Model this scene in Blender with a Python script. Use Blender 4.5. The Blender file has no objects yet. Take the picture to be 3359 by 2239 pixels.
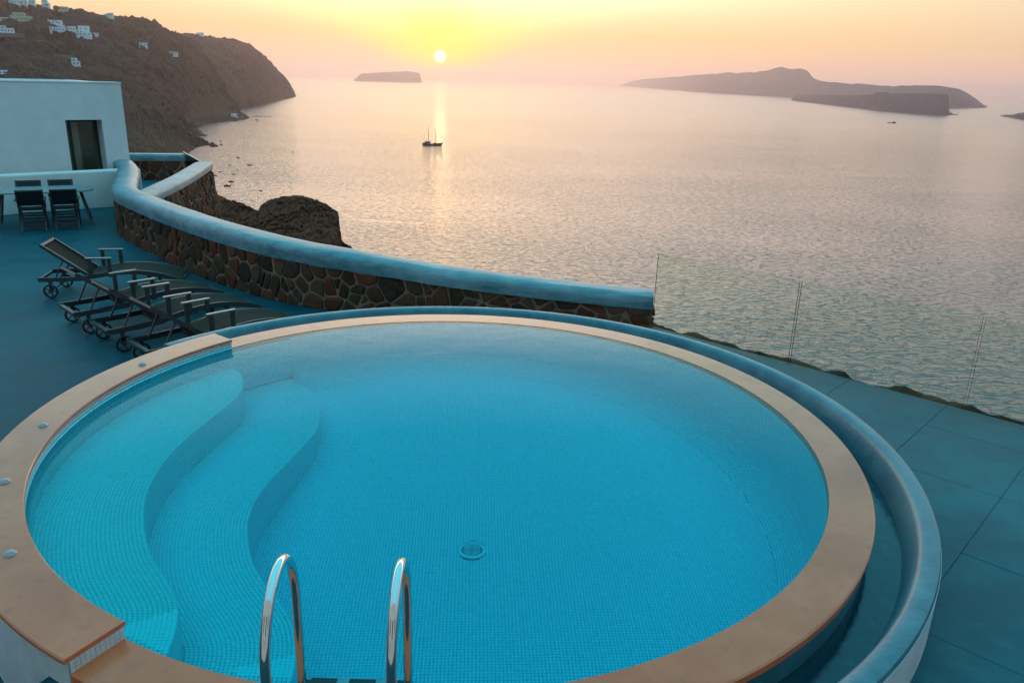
import bpy, bmesh, math, random
import numpy as np
from mathutils import Vector, Matrix, noise
from mathutils.geometry import tessellate_polygon

random.seed(7)
rng = np.random.default_rng(7)
PI = math.pi
R = math.radians
scene = bpy.context.scene
col = scene.collection

# ------------------------------------------------------------------ camera
cam_data = bpy.data.cameras.new('camera')
cam_data.sensor_width = 36.0
cam_data.lens = 27.591
cam_data.clip_start = 0.05
cam_data.clip_end = 200000.0
cam = bpy.data.objects.new('camera', cam_data)
col.objects.link(cam)
_r = Vector((0.99955453, 0.00943885, 0.02831347))
_u = Vector((-0.02984534, 0.3161179, 0.94825035))
_f = Vector((0.0, 0.94867296, -0.31625878))
CAM = Vector((0, 0, 2.7))
cam.matrix_world = Matrix(((_r.x, _u.x, -_f.x, CAM.x), (_r.y, _u.y, -_f.y, CAM.y), (_r.z, _u.z, -_f.z, CAM.z), (0, 0, 0, 1)))
scene.camera = cam

SUN_EL, SUN_AZ = 1.35, -5.5          # degrees above the horizon, degrees from +Y towards +X

# ------------------------------------------------------------------ sky
world = bpy.data.worlds.new('World')
scene.world = world
world.use_nodes = True
wt = world.node_tree
wt.nodes.clear()


class NT:
    """small helper to write node trees as expressions"""
    def __init__(self, tree):
        self.t = tree

    def n(self, typ, **kw):
        nd = self.t.nodes.new(typ)
        for k, v in kw.items():
            setattr(nd, k, v)
        return nd

    def link(self, a, b):
        self.t.links.new(a, b)

    def put(self, sock, v):
        if isinstance(v, (int, float)):
            sock.default_value = v
        elif isinstance(v, (tuple, list)):
            if len(v) == 3 and len(sock.default_value) == 4:
                v = tuple(v) + (1.0,)
            sock.default_value = v
        else:
            self.link(v, sock)

    def m(self, op, a, b=0.0, c=0.0, clamp=False):
        nd = self.n('ShaderNodeMath', operation=op, use_clamp=clamp)
        for s, v in zip(nd.inputs, (a, b, c)):
            self.put(s, v)
        return nd.outputs[0]

    def vm(self, op, a, b=(0, 0, 0)):
        nd = self.n('ShaderNodeVectorMath', operation=op)
        self.put(nd.inputs[0], a)
        if op == 'SCALE':
            self.put(nd.inputs['Scale'], b)
            return nd.outputs[0]
        self.put(nd.inputs[1], b)
        return nd.outputs['Value'] if op in ('DOT_PRODUCT', 'LENGTH', 'DISTANCE') else nd.outputs[0]

    def sstep(self, lo, hi, v):
        nd = self.n('ShaderNodeMapRange', interpolation_type='SMOOTHSTEP')
        self.put(nd.inputs['Value'], v)
        self.put(nd.inputs['From Min'], lo)
        self.put(nd.inputs['From Max'], hi)
        return nd.outputs['Result']

    def mix(self, fac, a, b, mode='MIX'):
        nd = self.n('ShaderNodeMix', data_type='RGBA', blend_type=mode, clamp_factor=True)
        self.put(nd.inputs['Factor'], fac)
        self.put(nd.inputs['A'], a)
        self.put(nd.inputs['B'], b)
        return nd.outputs['Result']

    def ramp(self, fac, stops, interp='LINEAR'):
        nd = self.n('ShaderNodeValToRGB')
        cr = nd.color_ramp
        cr.interpolation = interp
        while len(cr.elements) > 1:
            cr.elements.remove(cr.elements[-1])
        for i, (p_, c_) in enumerate(stops):
            e_ = cr.elements[0] if i == 0 else cr.elements.new(p_)
            e_.position = p_
            e_.color = tuple(c_) + (1.0,) if len(c_) == 3 else c_
        self.put(nd.inputs[0], fac)
        return nd.outputs[0]

    def noise(self, vec, scale, detail=3.0, rough=0.55, dist=0.0):
        nd = self.n('ShaderNodeTexNoise')
        if vec is not None:
            self.link(vec, nd.inputs['Vector'])
        nd.inputs['Scale'].default_value = scale
        nd.inputs['Detail'].default_value = detail
        nd.inputs['Roughness'].default_value = rough
        nd.inputs['Distortion'].default_value = dist
        return nd.outputs['Fac']

    def mapping(self, vec, scale=(1, 1, 1), rot=(0, 0, 0)):
        nd = self.n('ShaderNodeMapping')
        self.link(vec, nd.inputs['Vector'])
        nd.inputs['Scale'].default_value = scale
        nd.inputs['Rotation'].default_value = rot
        return nd.outputs[0]


W = NT(wt)
tc = W.n('ShaderNodeTexCoord')
sep = W.n('ShaderNodeSeparateXYZ')
W.link(tc.outputs['Generated'], sep.inputs[0])
el = W.m('MULTIPLY', W.m('ARCSINE', sep.outputs['Z']), 180 / PI)
az = W.m('MULTIPLY', W.m('ARCTAN2', sep.outputs['X'], sep.outputs['Y']), 180 / PI)
da = W.m('ABSOLUTE', W.m('SUBTRACT', az, SUN_AZ))
da = W.m('MINIMUM', da, W.m('SUBTRACT', 360.0, da))
elp = W.m('MAXIMUM', el, 0.0)
tt = W.m('SQRT', W.m('DIVIDE', elp, 90.0))
q = lambda e: math.sqrt(e / 90.0)
west = W.ramp(tt, [(0, (1.06, .63, .47)), (q(1.2), (1.08, .65, .40)), (q(3), (1.08, .71, .33)), (q(5.5), (1.08, .82, .46)), (q(8), (1.75, 1.22, .90)),
                   (q(13), (2.4, 1.66, 1.34)), (q(17), (1.65, 1.95, 1.85)), (q(20), (.58, 1.30, 1.46)), (q(25), (.15, 1.02, 1.29)), (q(45), (.16, .98, 1.27)), (1, (.17, .92, 1.21))])
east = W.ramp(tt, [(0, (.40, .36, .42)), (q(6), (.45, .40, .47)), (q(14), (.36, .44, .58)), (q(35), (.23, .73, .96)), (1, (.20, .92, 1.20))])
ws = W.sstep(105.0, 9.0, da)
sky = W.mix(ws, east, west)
# glow high above the sun
g1 = W.m('EXPONENT', W.m('MULTIPLY', W.m('POWER', W.m('DIVIDE', da, 22.0), 2.0), -1.0))
bump_e = W.m('MULTIPLY', W.sstep(2.5, 11.0, el), W.sstep(20.0, 12.0, el))
glow = W.m('MULTIPLY', g1, bump_e)
sky = W.mix(1.0, sky, W.vm('SCALE', (2.5, 1.75, 1.30), glow), 'ADD')
g2 = W.m('EXPONENT', W.m('MULTIPLY', W.m('POWER', W.m('DIVIDE', da, 10.0), 2.0), -1.0))
glow2 = W.m('MULTIPLY', g2, W.m('MULTIPLY', W.sstep(5.0, 9.0, el), W.sstep(17.0, 11.0, el)))
sky = W.mix(1.0, sky, W.vm('SCALE', (3.4, 1.55, .2), glow2), 'ADD')
# the fan of light that opens upwards from the sun
spread = W.m('ADD', W.m('MULTIPLY', W.m('MAXIMUM', W.m('SUBTRACT', el, 0.2), 0.0), 2.4), 0.7)
fan = W.sstep(1.45, 0.25, W.m('DIVIDE', da, spread))
fan = W.m('MULTIPLY', fan, W.sstep(0.1, 1.2, el))
fan = W.m('MULTIPLY', fan, W.m('MULTIPLY', W.sstep(22.0, 9.0, da), W.sstep(13.0, 6.0, el)))
sky = W.mix(W.m('MULTIPLY', fan, .9), sky, W.ramp(W.m('DIVIDE', elp, 6.0), [(0, (1.25, .76, .09)), (.35, (1.28, .90, .15)), (.65, (1.3, 1.12, .46)), (1, (1.4, 1.32, .92))]))
sd = Vector((math.cos(R(SUN_EL)) * math.sin(R(SUN_AZ)), math.cos(R(SUN_EL)) * math.cos(R(SUN_AZ)), math.sin(R(SUN_EL))))
ang = W.m('MULTIPLY', W.m('ARCCOSINE', W.m('MINIMUM', W.vm('DOT_PRODUCT', tc.outputs['Generated'], tuple(sd)), 1.0)), 180 / PI)
halo = W.m('EXPONENT', W.m('MULTIPLY', W.m('POWER', W.m('DIVIDE', ang, 2.6), 2.0), -1.0))
sky = W.mix(W.m('MULTIPLY', halo, .92), sky, (1.6, 1.05, .07))
disc = W.sstep(.43, .36, ang)
sky = W.mix(1.0, sky, W.vm('SCALE', (1.2, 1.2, 1.3), disc), 'ADD')
nish = W.n('ShaderNodeTexSky', sky_type='NISHITA')
nish.sun_disc = False
nish.sun_elevation = R(SUN_EL)
nish.sun_rotation = R(SUN_AZ)
nish.altitude = 100
nish.dust_density = 2.0
sky = W.mix(1.0, sky, W.vm('SCALE', nish.outputs[0], 0.01), 'ADD')
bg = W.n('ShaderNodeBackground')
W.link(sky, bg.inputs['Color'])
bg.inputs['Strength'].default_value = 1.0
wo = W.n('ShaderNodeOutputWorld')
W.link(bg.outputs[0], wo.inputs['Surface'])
world.cycles.sampling_method = 'MANUAL'
world.cycles.sample_map_resolution = 2048

# ------------------------------------------------------------------ sun
sun_data = bpy.data.lights.new('sun', 'SUN')
sun_data.energy = 0.006
sun_data.angle = R(0.8)
sun_data.color = (1.0, .55, .25)
sun = bpy.data.objects.new('sun', sun_data)
col.objects.link(sun)
sun.rotation_euler = Vector(-sd).to_track_quat('-Z', 'Y').to_euler()

# ------------------------------------------------------------------ exposure / render
vs = scene.view_settings
vs.view_transform = 'Standard'
vs.look = 'None'
vs.exposure = 0.0
vs.gamma = 1.0
vs.use_curve_mapping = False
cy = scene.cycles
cy.use_denoising = True
cy.max_bounces = 9
cy.diffuse_bounces = 5
cy.glossy_bounces = 4
cy.transmission_bounces = 4
cy.transparent_max_bounces = 12
cy.volume_bounces = 2
cy.sample_clamp_indirect = 4.0
cy.sample_clamp_direct = 8.0
cy.caustics_reflective = False
cy.caustics_refractive = False
cy.use_adaptive_sampling = True
cy.adaptive_threshold = 0.015

# ------------------------------------------------------------------ levels (metres; the pool rim is zero)
DECK = -0.55          # terrace with the loungers
DECK2 = -0.35         # paving beside the glass
SEA = -97.0
PC = Vector((-0.532, 5.844))       # pool centre
R1, R2 = 2.936, 3.231              # inner and outer radius of the rim
RC1, RC2 = 3.493, 3.619            # kerb of the overflow channel
COP = 0.093                        # top of the raised coping


# ------------------------------------------------------------------ materials
def mat(name):
    m = bpy.data.materials.new(name)
    m.use_nodes = True
    t = m.node_tree
    t.nodes.clear()
    n = NT(t)
    out = n.n('ShaderNodeOutputMaterial')
    return m, n, out


def principled(n, out, base, rough=0.6, spec=0.5, metal=0.0, bump=None, bump_s=0.3, bump_d=0.01, coat=0.0, coat_r=0.1):
    b = n.n('ShaderNodeBsdfPrincipled')
    n.put(b.inputs['Base Color'], base)
    n.put(b.inputs['Roughness'], rough)
    n.put(b.inputs['Specular IOR Level'], spec)
    n.put(b.inputs['Metallic'], metal)
    n.put(b.inputs['Coat Weight'], coat)
    n.put(b.inputs['Coat Roughness'], coat_r)
    if bump is not None:
        bp = n.n('ShaderNodeBump')
        bp.inputs['Strength'].default_value = bump_s
        bp.inputs['Distance'].default_value = bump_d
        n.link(bump, bp.inputs['Height'])
        n.link(bp.outputs[0], b.inputs['Normal'])
    n.link(b.outputs[0], out.inputs['Surface'])
    return b


def pos(n):
    return n.n('ShaderNodeNewGeometry').outputs['Position']


def rnd(n):
    return n.n('ShaderNodeObjectInfo').outputs['Random']


def plaster(name, c1, c2, rough=.5, spec=.4, streak=(1.0, 1.0, 1.0), sc=2.0, bump_d=.006):
    m, n, out = mat(name)
    p = pos(n)
    f1 = n.noise(p, sc, 5, .6)
    f2 = n.noise(n.mapping(p, streak), sc * 4, 4, .65)
    f = n.m('ADD', n.m('MULTIPLY', f1, .55), n.m('MULTIPLY', f2, .45))
    f = n.sstep(.33, .67, f)
    base = n.mix(f, c1, c2)
    hb = n.noise(p, 28, 5, .6)
    rr = n.m('ADD', n.m('MULTIPLY', f2, .25), rough - .12)
    principled(n, out, base, rr, spec, bump=n.m('ADD', hb, n.m('MULTIPLY', f2, 1.5)), bump_s=.35, bump_d=bump_d)
    return m


M = {}
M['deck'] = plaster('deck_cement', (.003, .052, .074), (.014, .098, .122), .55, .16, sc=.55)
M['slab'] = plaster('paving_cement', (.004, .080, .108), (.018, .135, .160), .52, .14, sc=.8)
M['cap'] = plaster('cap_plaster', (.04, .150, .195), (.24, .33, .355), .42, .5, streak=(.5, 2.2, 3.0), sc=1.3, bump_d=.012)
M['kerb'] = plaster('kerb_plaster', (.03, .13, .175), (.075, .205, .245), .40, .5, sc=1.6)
M['white'] = plaster('white_plaster', (.70, .66, .64), (.78, .73, .70), .6, .3, sc=.8)
M['poolwall'] = plaster('pool_wall_plaster', (.54, .52, .54), (.68, .65, .66), .55, .3, sc=1.5)
M['house'] = plaster('house_plaster', (.62, .70, .72), (.78, .82, .82), .7, .2, sc=.05)
M['house_yellow'] = plaster('yellow_house_plaster', (.42, .43, .28), (.52, .52, .36), .7, .2, sc=.05)


def m_stonecoping():
    m, n, out = mat('sandstone_coping')
    p = pos(n)
    f1 = n.noise(p, 1.6, 5, .62, .4)
    f2 = n.noise(p, 9, 4, .6)
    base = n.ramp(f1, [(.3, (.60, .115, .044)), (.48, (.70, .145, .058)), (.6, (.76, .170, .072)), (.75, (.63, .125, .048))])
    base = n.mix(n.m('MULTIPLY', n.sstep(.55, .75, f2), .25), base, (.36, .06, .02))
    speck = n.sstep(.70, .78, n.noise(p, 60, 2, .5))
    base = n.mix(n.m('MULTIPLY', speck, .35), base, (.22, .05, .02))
    rough = n.m('ADD', n.m('MULTIPLY', f1, .20), .11)
    principled(n, out, base, rough, .42, bump=n.noise(p, 90, 4, .6), bump_s=.12, bump_d=.003)
    return m


M['coping'] = m_stonecoping()


def m_tile(name, base_lo, base_hi, rough=.16):
    m, n, out = mat(name)
    p = pos(n)
    wn = n.n('ShaderNodeTexWhiteNoise')
    sn = n.vm('SNAP', n.vm('ADD', p, (.013, .013, .013)), (.026, .026, .026))
    n.link(sn, wn.inputs['Vector'])
    big = n.noise(p, .9, 3, .5)
    f = n.m('ADD', n.m('MULTIPLY', wn.outputs['Value'], .6), n.m('MULTIPLY', big, .4))
    base = n.mix(f, base_lo, base_hi)
    principled(n, out, base, rough, .5)
    return m


M['tile_dry'] = m_tile('dry_mosaic', (.58, .56, .56), (.70, .68, .68), .3)
M['tile'] = m_tile('glass_mosaic', (.10, .84, .93), (.18, .93, .95))


def m_flat(name, c, rough=.6, spec=.4, metal=0.0, var=.15, sc=6.0):
    m, n, out = mat(name)
    f = n.noise(pos(n), sc, 4, .6)
    c1 = tuple(x * (1 - var) for x in c)
    c2 = tuple(min(1, x * (1 + var)) for x in c)
    principled(n, out, n.mix(f, c1, c2), rough, spec, metal, bump=f, bump_s=.06, bump_d=.004)
    return m


M['grout'] = m_flat('mosaic_grout', (.08, .58, .66), .8, .2)
M['mortar'] = m_flat('lime_mortar', (.31, .165, .115), .95, .05, var=.35, sc=9)
M['metal_dark'] = m_flat('grey_aluminium', (.045, .042, .044), .42, .35, .0, .12)
M['arm'] = m_flat('arm_rest_lacquer', (.15, .145, .14), .3, .5, 0, .1)
M['sling'] = m_flat('brown_sling_fabric', (.050, .030, .022), .85, .1, 0, .2, 40)
M['rubber'] = m_flat('black_rubber', (.018, .022, .026), .6, .4)
M['chair_wood'] = m_flat('dark_stained_wood', (.055, .045, .042), .5, .4, 0, .25, 30)
M['chair_cloth'] = m_flat('black_sling_cloth', (.014, .02, .026), .7, .3)
M['table'] = m_flat('grey_table_top', (.24, .27, .28), .25, .6, 0, .08)
M['frame'] = m_flat('dark_window_frame', (.02, .022, .022), .4, .4)
M['wood_hull'] = m_flat('dark_hull_paint', (.03, .022, .02), .5, .4, 0, .2, .5)
M['boat_green'] = m_flat('green_canvas', (.05, .12, .10), .7, .3, 0, .2, .5)
M['boat_white'] = m_flat('boat_white_paint', (.25, .33, .33), .5, .4, 0, .2, .5)
M['mast'] = m_flat('varnished_spar', (.30, .17, .09), .5, .4, 0, .2, .5)
M['stud'] = m_flat('stud_lens', (.34, .30, .32), .2, .6, 0, .1, 60)
M['house_glass'] = m_flat('house_window', (.04, .06, .07), .15, .5)
M['house_roof'] = m_flat('terracotta', (.38, .17, .10), .8, .2, 0, .25, .5)
M['road'] = m_flat('concrete_terrace', (.13, .12, .11), .8, .2, 0, .2, .1)


def m_steel():
    m, n, out = mat('polished_steel')
    principled(n, out, (.72, .70, .68), .07, .5, 1.0)
    return m


M['steel'] = m_steel()


def m_stones():
    m, n, out = mat('wall_stone')
    r = rnd(n)
    p = pos(n)
    base = n.ramp(r, [(0, (.022, .015, .012)), (.2, (.060, .028, .017)), (.4, (.13, .040, .020)), (.55, (.17, .034, .015)), (.7, (.060, .038, .026)), (.85, (.16, .068, .038)), (1, (.030, .020, .016))])
    f = n.noise(p, 14, 5, .65)
    base = n.mix(n.m('MULTIPLY', n.sstep(.35, .75, f), .5), base, (.15, .066, .038))
    principled(n, out, base, .8, .12, bump=n.noise(p, 40, 5, .65), bump_s=.6, bump_d=.012)
    return m


M['stone'] = m_stones()


def m_rock(name, c1, c2, c3, sc, strata=0.0, spec=.1, bump_d=1.0):
    m, n, out = mat(name)
    p = pos(n)
    f1 = n.noise(p, sc, 6, .62, .3)
    f2 = n.noise(n.mapping(p, (1, 1, 5)), sc * 2.5, 5, .65)
    f = n.m('ADD', n.m('MULTIPLY', f1, 1 - strata), n.m('MULTIPLY', f2, strata))
    base = n.ramp(f, [(.30, c1), (.5, c2), (.68, c3)])
    f3 = n.noise(p, sc * 14, 5, .7)
    base = n.mix(n.m('MULTIPLY', n.sstep(.45, .7, f3), .45), base, tuple(.55 * a for a in c1))
    principled(n, out, base, .9, spec, bump=n.m('ADD', n.m('ADD', f2, n.m('MULTIPLY', f3, .6)), f1), bump_s=.8, bump_d=bump_d)
    return m




def m_headland():
    m, n, out = mat('headland_soil')
    p = pos(n)
    f1 = n.noise(p, .0042, 6, .6, .5)
    f2 = n.noise(n.mapping(p, (1, 1, 6)), .008, 5, .65)
    f3 = n.noise(p, .035, 5, .7)
    f4 = n.noise(p, .16, 4, .7)
    base = n.ramp(f1, [(.30, (.020, .008, .007)), (.44, (.046, .017, .012)), (.56, (.074, .027, .018)), (.72, (.125, .050, .033))])
    base = n.mix(n.m('MULTIPLY', n.sstep(.48, .66, f2), .6), base, (.105, .050, .030))
    base = n.mix(n.m('MULTIPLY', n.sstep(.48, .66, f3), .8), base, (.012, .008, .005))
    base = n.mix(n.m('MULTIPLY', n.sstep(.52, .66, f4), .6), base, (.014, .010, .005))
    base = n.mix(n.m('MULTIPLY', n.sstep(.50, .66, n.noise(p, .0085, 4, .6, 1.5)), .7), base, (.075, .050, .012))
    h = n.m('ADD', n.m('ADD', n.m('MULTIPLY', f2, .8), n.m('MULTIPLY', f3, .7)), n.m('MULTIPLY', f4, .15))
    principled(n, out, base, .9, .08, bump=h, bump_s=1.0, bump_d=26)
    return m


M['headland'] = m_headland()
M['bluff'] = m_rock('bluff_rock', (.070, .019, .010), (.15, .042, .022), (.24, .072, .038), .12, .4, bump_d=.6)
M['island'] = m_rock('haze_tinted_rock', (.030, .035, .060), (.048, .050, .080), (.065, .066, .10), .0012, .4, bump_d=40)  # blue cast of the distant haze is put into the rock colour
M['ledge'] = m_rock('ledge_rock', (.06, .022, .014), (.13, .050, .030), (.21, .082, .050), 1.6, .2, bump_d=.05)
M['ledge_scrub'] = m_rock('scrub_soil', (.070, .022, .010), (.15, .052, .020), (.23, .082, .034), .25, .2, bump_d=.3)


def m_pool_water():
    m, n, out = mat('pool_water')
    p = pos(n)
    wv = n.noise(p, 2.6, 3, .5, .3)
    w2 = n.noise(p, 9.0, 2, .5)
    bp = n.n('ShaderNodeBump')
    bp.inputs['Strength'].default_value = .08
    bp.inputs['Distance'].default_value = .02
    n.link(n.m('ADD', wv, n.m('MULTIPLY', w2, .25)), bp.inputs['Height'])
    fr = n.n('ShaderNodeFresnel')
    fr.inputs['IOR'].default_value = 1.33
    n.link(bp.outputs[0], fr.inputs['Normal'])
    tr = n.n('ShaderNodeBsdfTransparent')
    gl = n.n('ShaderNodeBsdfGlossy')
    gl.inputs['Roughness'].default_value = .045
    n.link(bp.outputs[0], gl.inputs['Normal'])
    mx = n.n('ShaderNodeMixShader')
    n.link(fr.outputs[0], mx.inputs[0])
    n.link(tr.outputs[0], mx.inputs[1])
    n.link(gl.outputs[0], mx.inputs[2])
    n.link(mx.outputs[0], out.inputs['Surface'])
    va = n.n('ShaderNodeVolumeAbsorption')
    va.inputs['Color'].default_value = (.0, .990, .9985, 1)
    va.inputs['Density'].default_value = 8.0
    n.link(va.outputs[0], out.inputs['Volume'])
    return m


M['pool_water'] = m_pool_water()


def m_trough_water():
    m, n, out = mat('channel_water')
    p = pos(n)
    w = n.noise(p, 9, 4, .6, .6)
    base = n.mix(n.sstep(.50, .75, w), (.004, .035, .055), (.010, .060, .085))
    principled(n, out, base, .12, .35, bump=w, bump_s=.18, bump_d=.015)
    return m


M['trough_water'] = m_trough_water()


def m_sea():
    m, n, out = mat('sea_water')
    p = pos(n)
    rot = (0, 0, R(-14))
    w1 = n.noise(n.mapping(p, (.24, .50, 1), rot), 1.0, 4, .62, .3)
    w2 = n.noise(n.mapping(p, (.075, .13, 1), (0, 0, R(10))), 1.0, 3, .55)
    w3 = n.noise(n.mapping(p, (1.3, 1.9, 1), rot), 1.0, 3, .6)
    # wind lanes and slicks: smoother stripes of water
    lane = n.noise(n.mapping(p, (.0022, .017, 1), (0, 0, R(13))), 1.0, 4, .6, 1.6)
    calm = n.sstep(.60, .66, lane)
    wind = n.sstep(.30, .70, n.noise(n.mapping(p, (.0022, .0045, 1), (0, 0, R(-20))), 1.0, 3, .55, .6))
    amp = n.m('SUBTRACT', n.m('ADD', n.m('MULTIPLY', wind, .5), .72), n.m('MULTIPLY', calm, .35))
    crest = n.sstep(.53, .66, w1)
    crest2 = n.sstep(.55, .68, w3)
    h = n.m('ADD', n.m('ADD', n.m('MULTIPLY', w1, .42), n.m('MULTIPLY', w2, 1.5)), n.m('ADD', n.m('MULTIPLY', crest, n.m('ADD', n.m('MULTIPLY', w2, .40), .07)), n.m('MULTIPLY', crest2, .07)))
    h = n.m('MULTIPLY', h, amp)
    bp = n.n('ShaderNodeBump')
    bp.inputs['Strength'].default_value = 1.0
    bp.inputs['Distance'].default_value = .50
    n.link(h, bp.inputs['Height'])
    b = n.n('ShaderNodeBsdfPrincipled')
    n.put(b.inputs['Base Color'], (.010, .045, .055))
    dist_ = n.vm('LENGTH', p)
    far = n.sstep(500.0, 3500.0, dist_)
    n.put(b.inputs['Roughness'], n.m('ADD', n.m('MULTIPLY', far, .15), .07))
    n.put(b.inputs['IOR'], 1.33)
    n.link(bp.outputs[0], b.inputs['Normal'])
    n.link(b.outputs[0], out.inputs['Surface'])
    return m


M['sea'] = m_sea()


def m_glass(name, tint, refl=1.45):
    m, n, out = mat(name)
    fr = n.n('ShaderNodeFresnel')
    fr.inputs['IOR'].default_value = refl
    tr = n.n('ShaderNodeBsdfTransparent')
    tr.inputs['Color'].default_value = tint + (1,)
    gl = n.n('ShaderNodeBsdfGlossy')
    gl.inputs['Roughness'].default_value = .02
    mx = n.n('ShaderNodeMixShader')
    n.link(fr.outputs[0], mx.inputs[0])
    n.link(tr.outputs[0], mx.inputs[1])
    n.link(gl.outputs[0], mx.inputs[2])
    n.link(mx.outputs[0], out.inputs['Surface'])
    return m


M['glass'] = m_glass('balustrade_glass', (.925, .970, .935), 1.16)
M['glass_edge'] = m_glass('glass_edge', (.78, .72, .64), 1.1)
M['door_glass'] = m_glass('door_glass', (.86, .90, .84), 1.5)
M['room'] = m_flat('dim_room', (.42, .34, .24), .8, .2)
M['curtain'] = m_flat('pale_curtain', (.66, .62, .52), .9, .1, 0, .1, 3)


# ------------------------------------------------------------------ mesh helpers
def mesh_obj(name, verts, faces, material, parent=None, smooth=False, loc=None):
    me = bpy.data.meshes.new(name)
    me.from_pydata([tuple(v) for v in verts], [], [tuple(f) for f in faces])
    me.update()
    if material is not None:
        me.materials.append(material)
    if smooth:
        me.polygons.foreach_set('use_smooth', [True] * len(me.polygons))
    o = bpy.data.objects.new(name, me)
    col.objects.link(o)
    if parent is not None:
        o.parent = parent
    if loc is not None:
        o.location = loc
    return o


def tag(o, label=None, cat=None, group=None, kind=None):
    if label:
        o['label'] = label
    if cat:
        o['category'] = cat
    if group:
        o['group'] = group
    if kind:
        o['kind'] = kind
    return o


def thing(name, label, cat, loc=(0, 0, 0), rz=0.0, group=None):
    o = bpy.data.objects.new(name, None)
    o.empty_display_size = .2
    col.objects.link(o)
    o.location = loc
    o.rotation_euler = (0, 0, rz)
    return tag(o, label, cat, group)


def copy_tree(o, parent=None):
    c = o.copy()
    col.objects.link(c)
    c.parent = parent
    for ch in list(o.children):
        copy_tree(ch, c)
    return c


class MB:
    """collects simple shapes into one mesh"""
    def __init__(self):
        self.v, self.f = [], []

    def add(self, vs, fs):
        b = len(self.v)
        self.v += [tuple(x) for x in vs]
        self.f += [tuple(i + b for i in f) for f in fs]
        return self

    def box(self, c, s, rot=None):
        hx, hy, hz = s[0] / 2, s[1] / 2, s[2] / 2
        vs = [Vector((x, y, z)) for z in (-hz, hz) for y in (-hy, hy) for x in (-hx, hx)]
        if rot is not None:
            vs = [rot @ v for v in vs]
        vs = [v + Vector(c) for v in vs]
        return self.add(vs, [(0, 2, 3, 1), (4, 5, 7, 6), (0, 1, 5, 4), (2, 6, 7, 3), (0, 4, 6, 2), (1, 3, 7, 5)])

    def bar(self, a, b, w, t, up=(0, 0, 1)):
        """rectangular bar from a to b, w across, t along up"""
        a, b = Vector(a), Vector(b)
        d = b - a
        L = d.length
        d.normalize()
        up = Vector(up)
        s = d.cross(up)
        if s.length < 1e-4:
            s = d.cross(Vector((1, 0, 0)))
        s.normalize()
        u = s.cross(d)
        rot = Matrix((s, d, u)).transposed()
        return self.box((a + b) / 2, (w, L, t), rot)

    def tube(self, pts, r, n=10, caps=True):
        pts = [Vector(p) for p in pts]
        rs = r if isinstance(r, (list, tuple)) else [r] * len(pts)
        rings = []
        ref = Vector((0, 0, 1))
        t0 = (pts[1] - pts[0]).normalized()
        if abs(t0.dot(ref)) > .95:
            ref = Vector((1, 0, 0))
        nrm = t0.cross(ref).normalized()
        vs, fs = [], []
        for i, p in enumerate(pts):
            if i == 0:
                t = t0
            elif i == len(pts) - 1:
                t = (pts[i] - pts[i - 1]).normalized()
            else:
                t = ((pts[i + 1] - p).normalized() + (p - pts[i - 1]).normalized()).normalized()
            nrm = (nrm - t * nrm.dot(t)).normalized()
            bn = t.cross(nrm)
            for k in range(n):
                a = 2 * PI * k / n
                vs.append(p + (nrm * math.cos(a) + bn * math.sin(a)) * rs[i])
        for i in range(len(pts) - 1):
            for k in range(n):
                k2 = (k + 1) % n
                fs.append((i * n + k, i * n + k2, (i + 1) * n + k2, (i + 1) * n + k))
        if caps:
            fs.append(tuple(range(n - 1, -1, -1)))
            fs.append(tuple((len(pts) - 1) * n + k for k in range(n)))
        return self.add(vs, fs)

    def sweep(self, path, prof, closed_prof=True, caps=True):
        """path: list of (pos, side, up); prof: list of (s, u)"""
        n = len(prof)
        vs, fs = [], []
        for p, s, u in path:
            for a, b in prof:
                vs.append(Vector(p) + Vector(s) * a + Vector(u) * b)
        m = n if closed_prof else n - 1
        for i in range(len(path) - 1):
            for k in range(m):
                k2 = (k + 1) % n
                fs.append((i * n + k, i * n + k2, (i + 1) * n + k2, (i + 1) * n + k))
        if caps and closed_prof:
            fs.append(tuple(range(n - 1, -1, -1)))
            fs.append(tuple((len(path) - 1) * n + k for k in range(n)))
        return self.add(vs, fs)

    def revolve(self, prof, a0, a1, n, closed_prof=True, center=(0, 0)):
        """revolve (r, z) profile about a vertical axis, angles in degrees"""
        full = abs(a1 - a0) >= 359.9
        m = len(prof)
        vs, fs = [], []
        cnt = n if full else n + 1
        for i in range(cnt):
            a = R(a0 + (a1 - a0) * i / n)
            for r_, z_ in prof:
                vs.append((center[0] + r_ * math.cos(a), center[1] + r_ * math.sin(a), z_))
        pm = m if closed_prof else m - 1
        for i in range(n):
            i2 = (i + 1) % cnt
            for k in range(pm):
                k2 = (k + 1) % m
                fs.append((i * m + k, i2 * m + k, i2 * m + k2, i * m + k2))
        if not full and closed_prof:
            fs.append(tuple(range(m)))
            fs.append(tuple(n * m + k for k in range(m - 1, -1, -1)))
        return self.add(vs, fs)

    def build(self, name, material, parent=None, smooth=False, loc=None):
        o = mesh_obj(name, self.v, self.f, material, parent, smooth, loc)
        bm = bmesh.new()
        bm.from_mesh(o.data)
        bmesh.ops.recalc_face_normals(bm, faces=bm.faces)
        bm.to_mesh(o.data)
        bm.free()
        return o


def bevel(o, w, seg=2):
    md = o.modifiers.new('bevel', 'BEVEL')
    md.width = w
    md.segments = seg
    md.limit_method = 'ANGLE'
    md.angle_limit = R(40)
    return o


def smooth_by_angle(o, deg=35):
    bm = bmesh.new()
    bm.from_mesh(o.data)
    for e in bm.edges:
        if len(e.link_faces) == 2 and e.calc_face_angle(0) > R(deg):
            e.smooth = False
    for f in bm.faces:
        f.smooth = True
    bm.to_mesh(o.data)
    bm.free()
    return o


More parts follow.
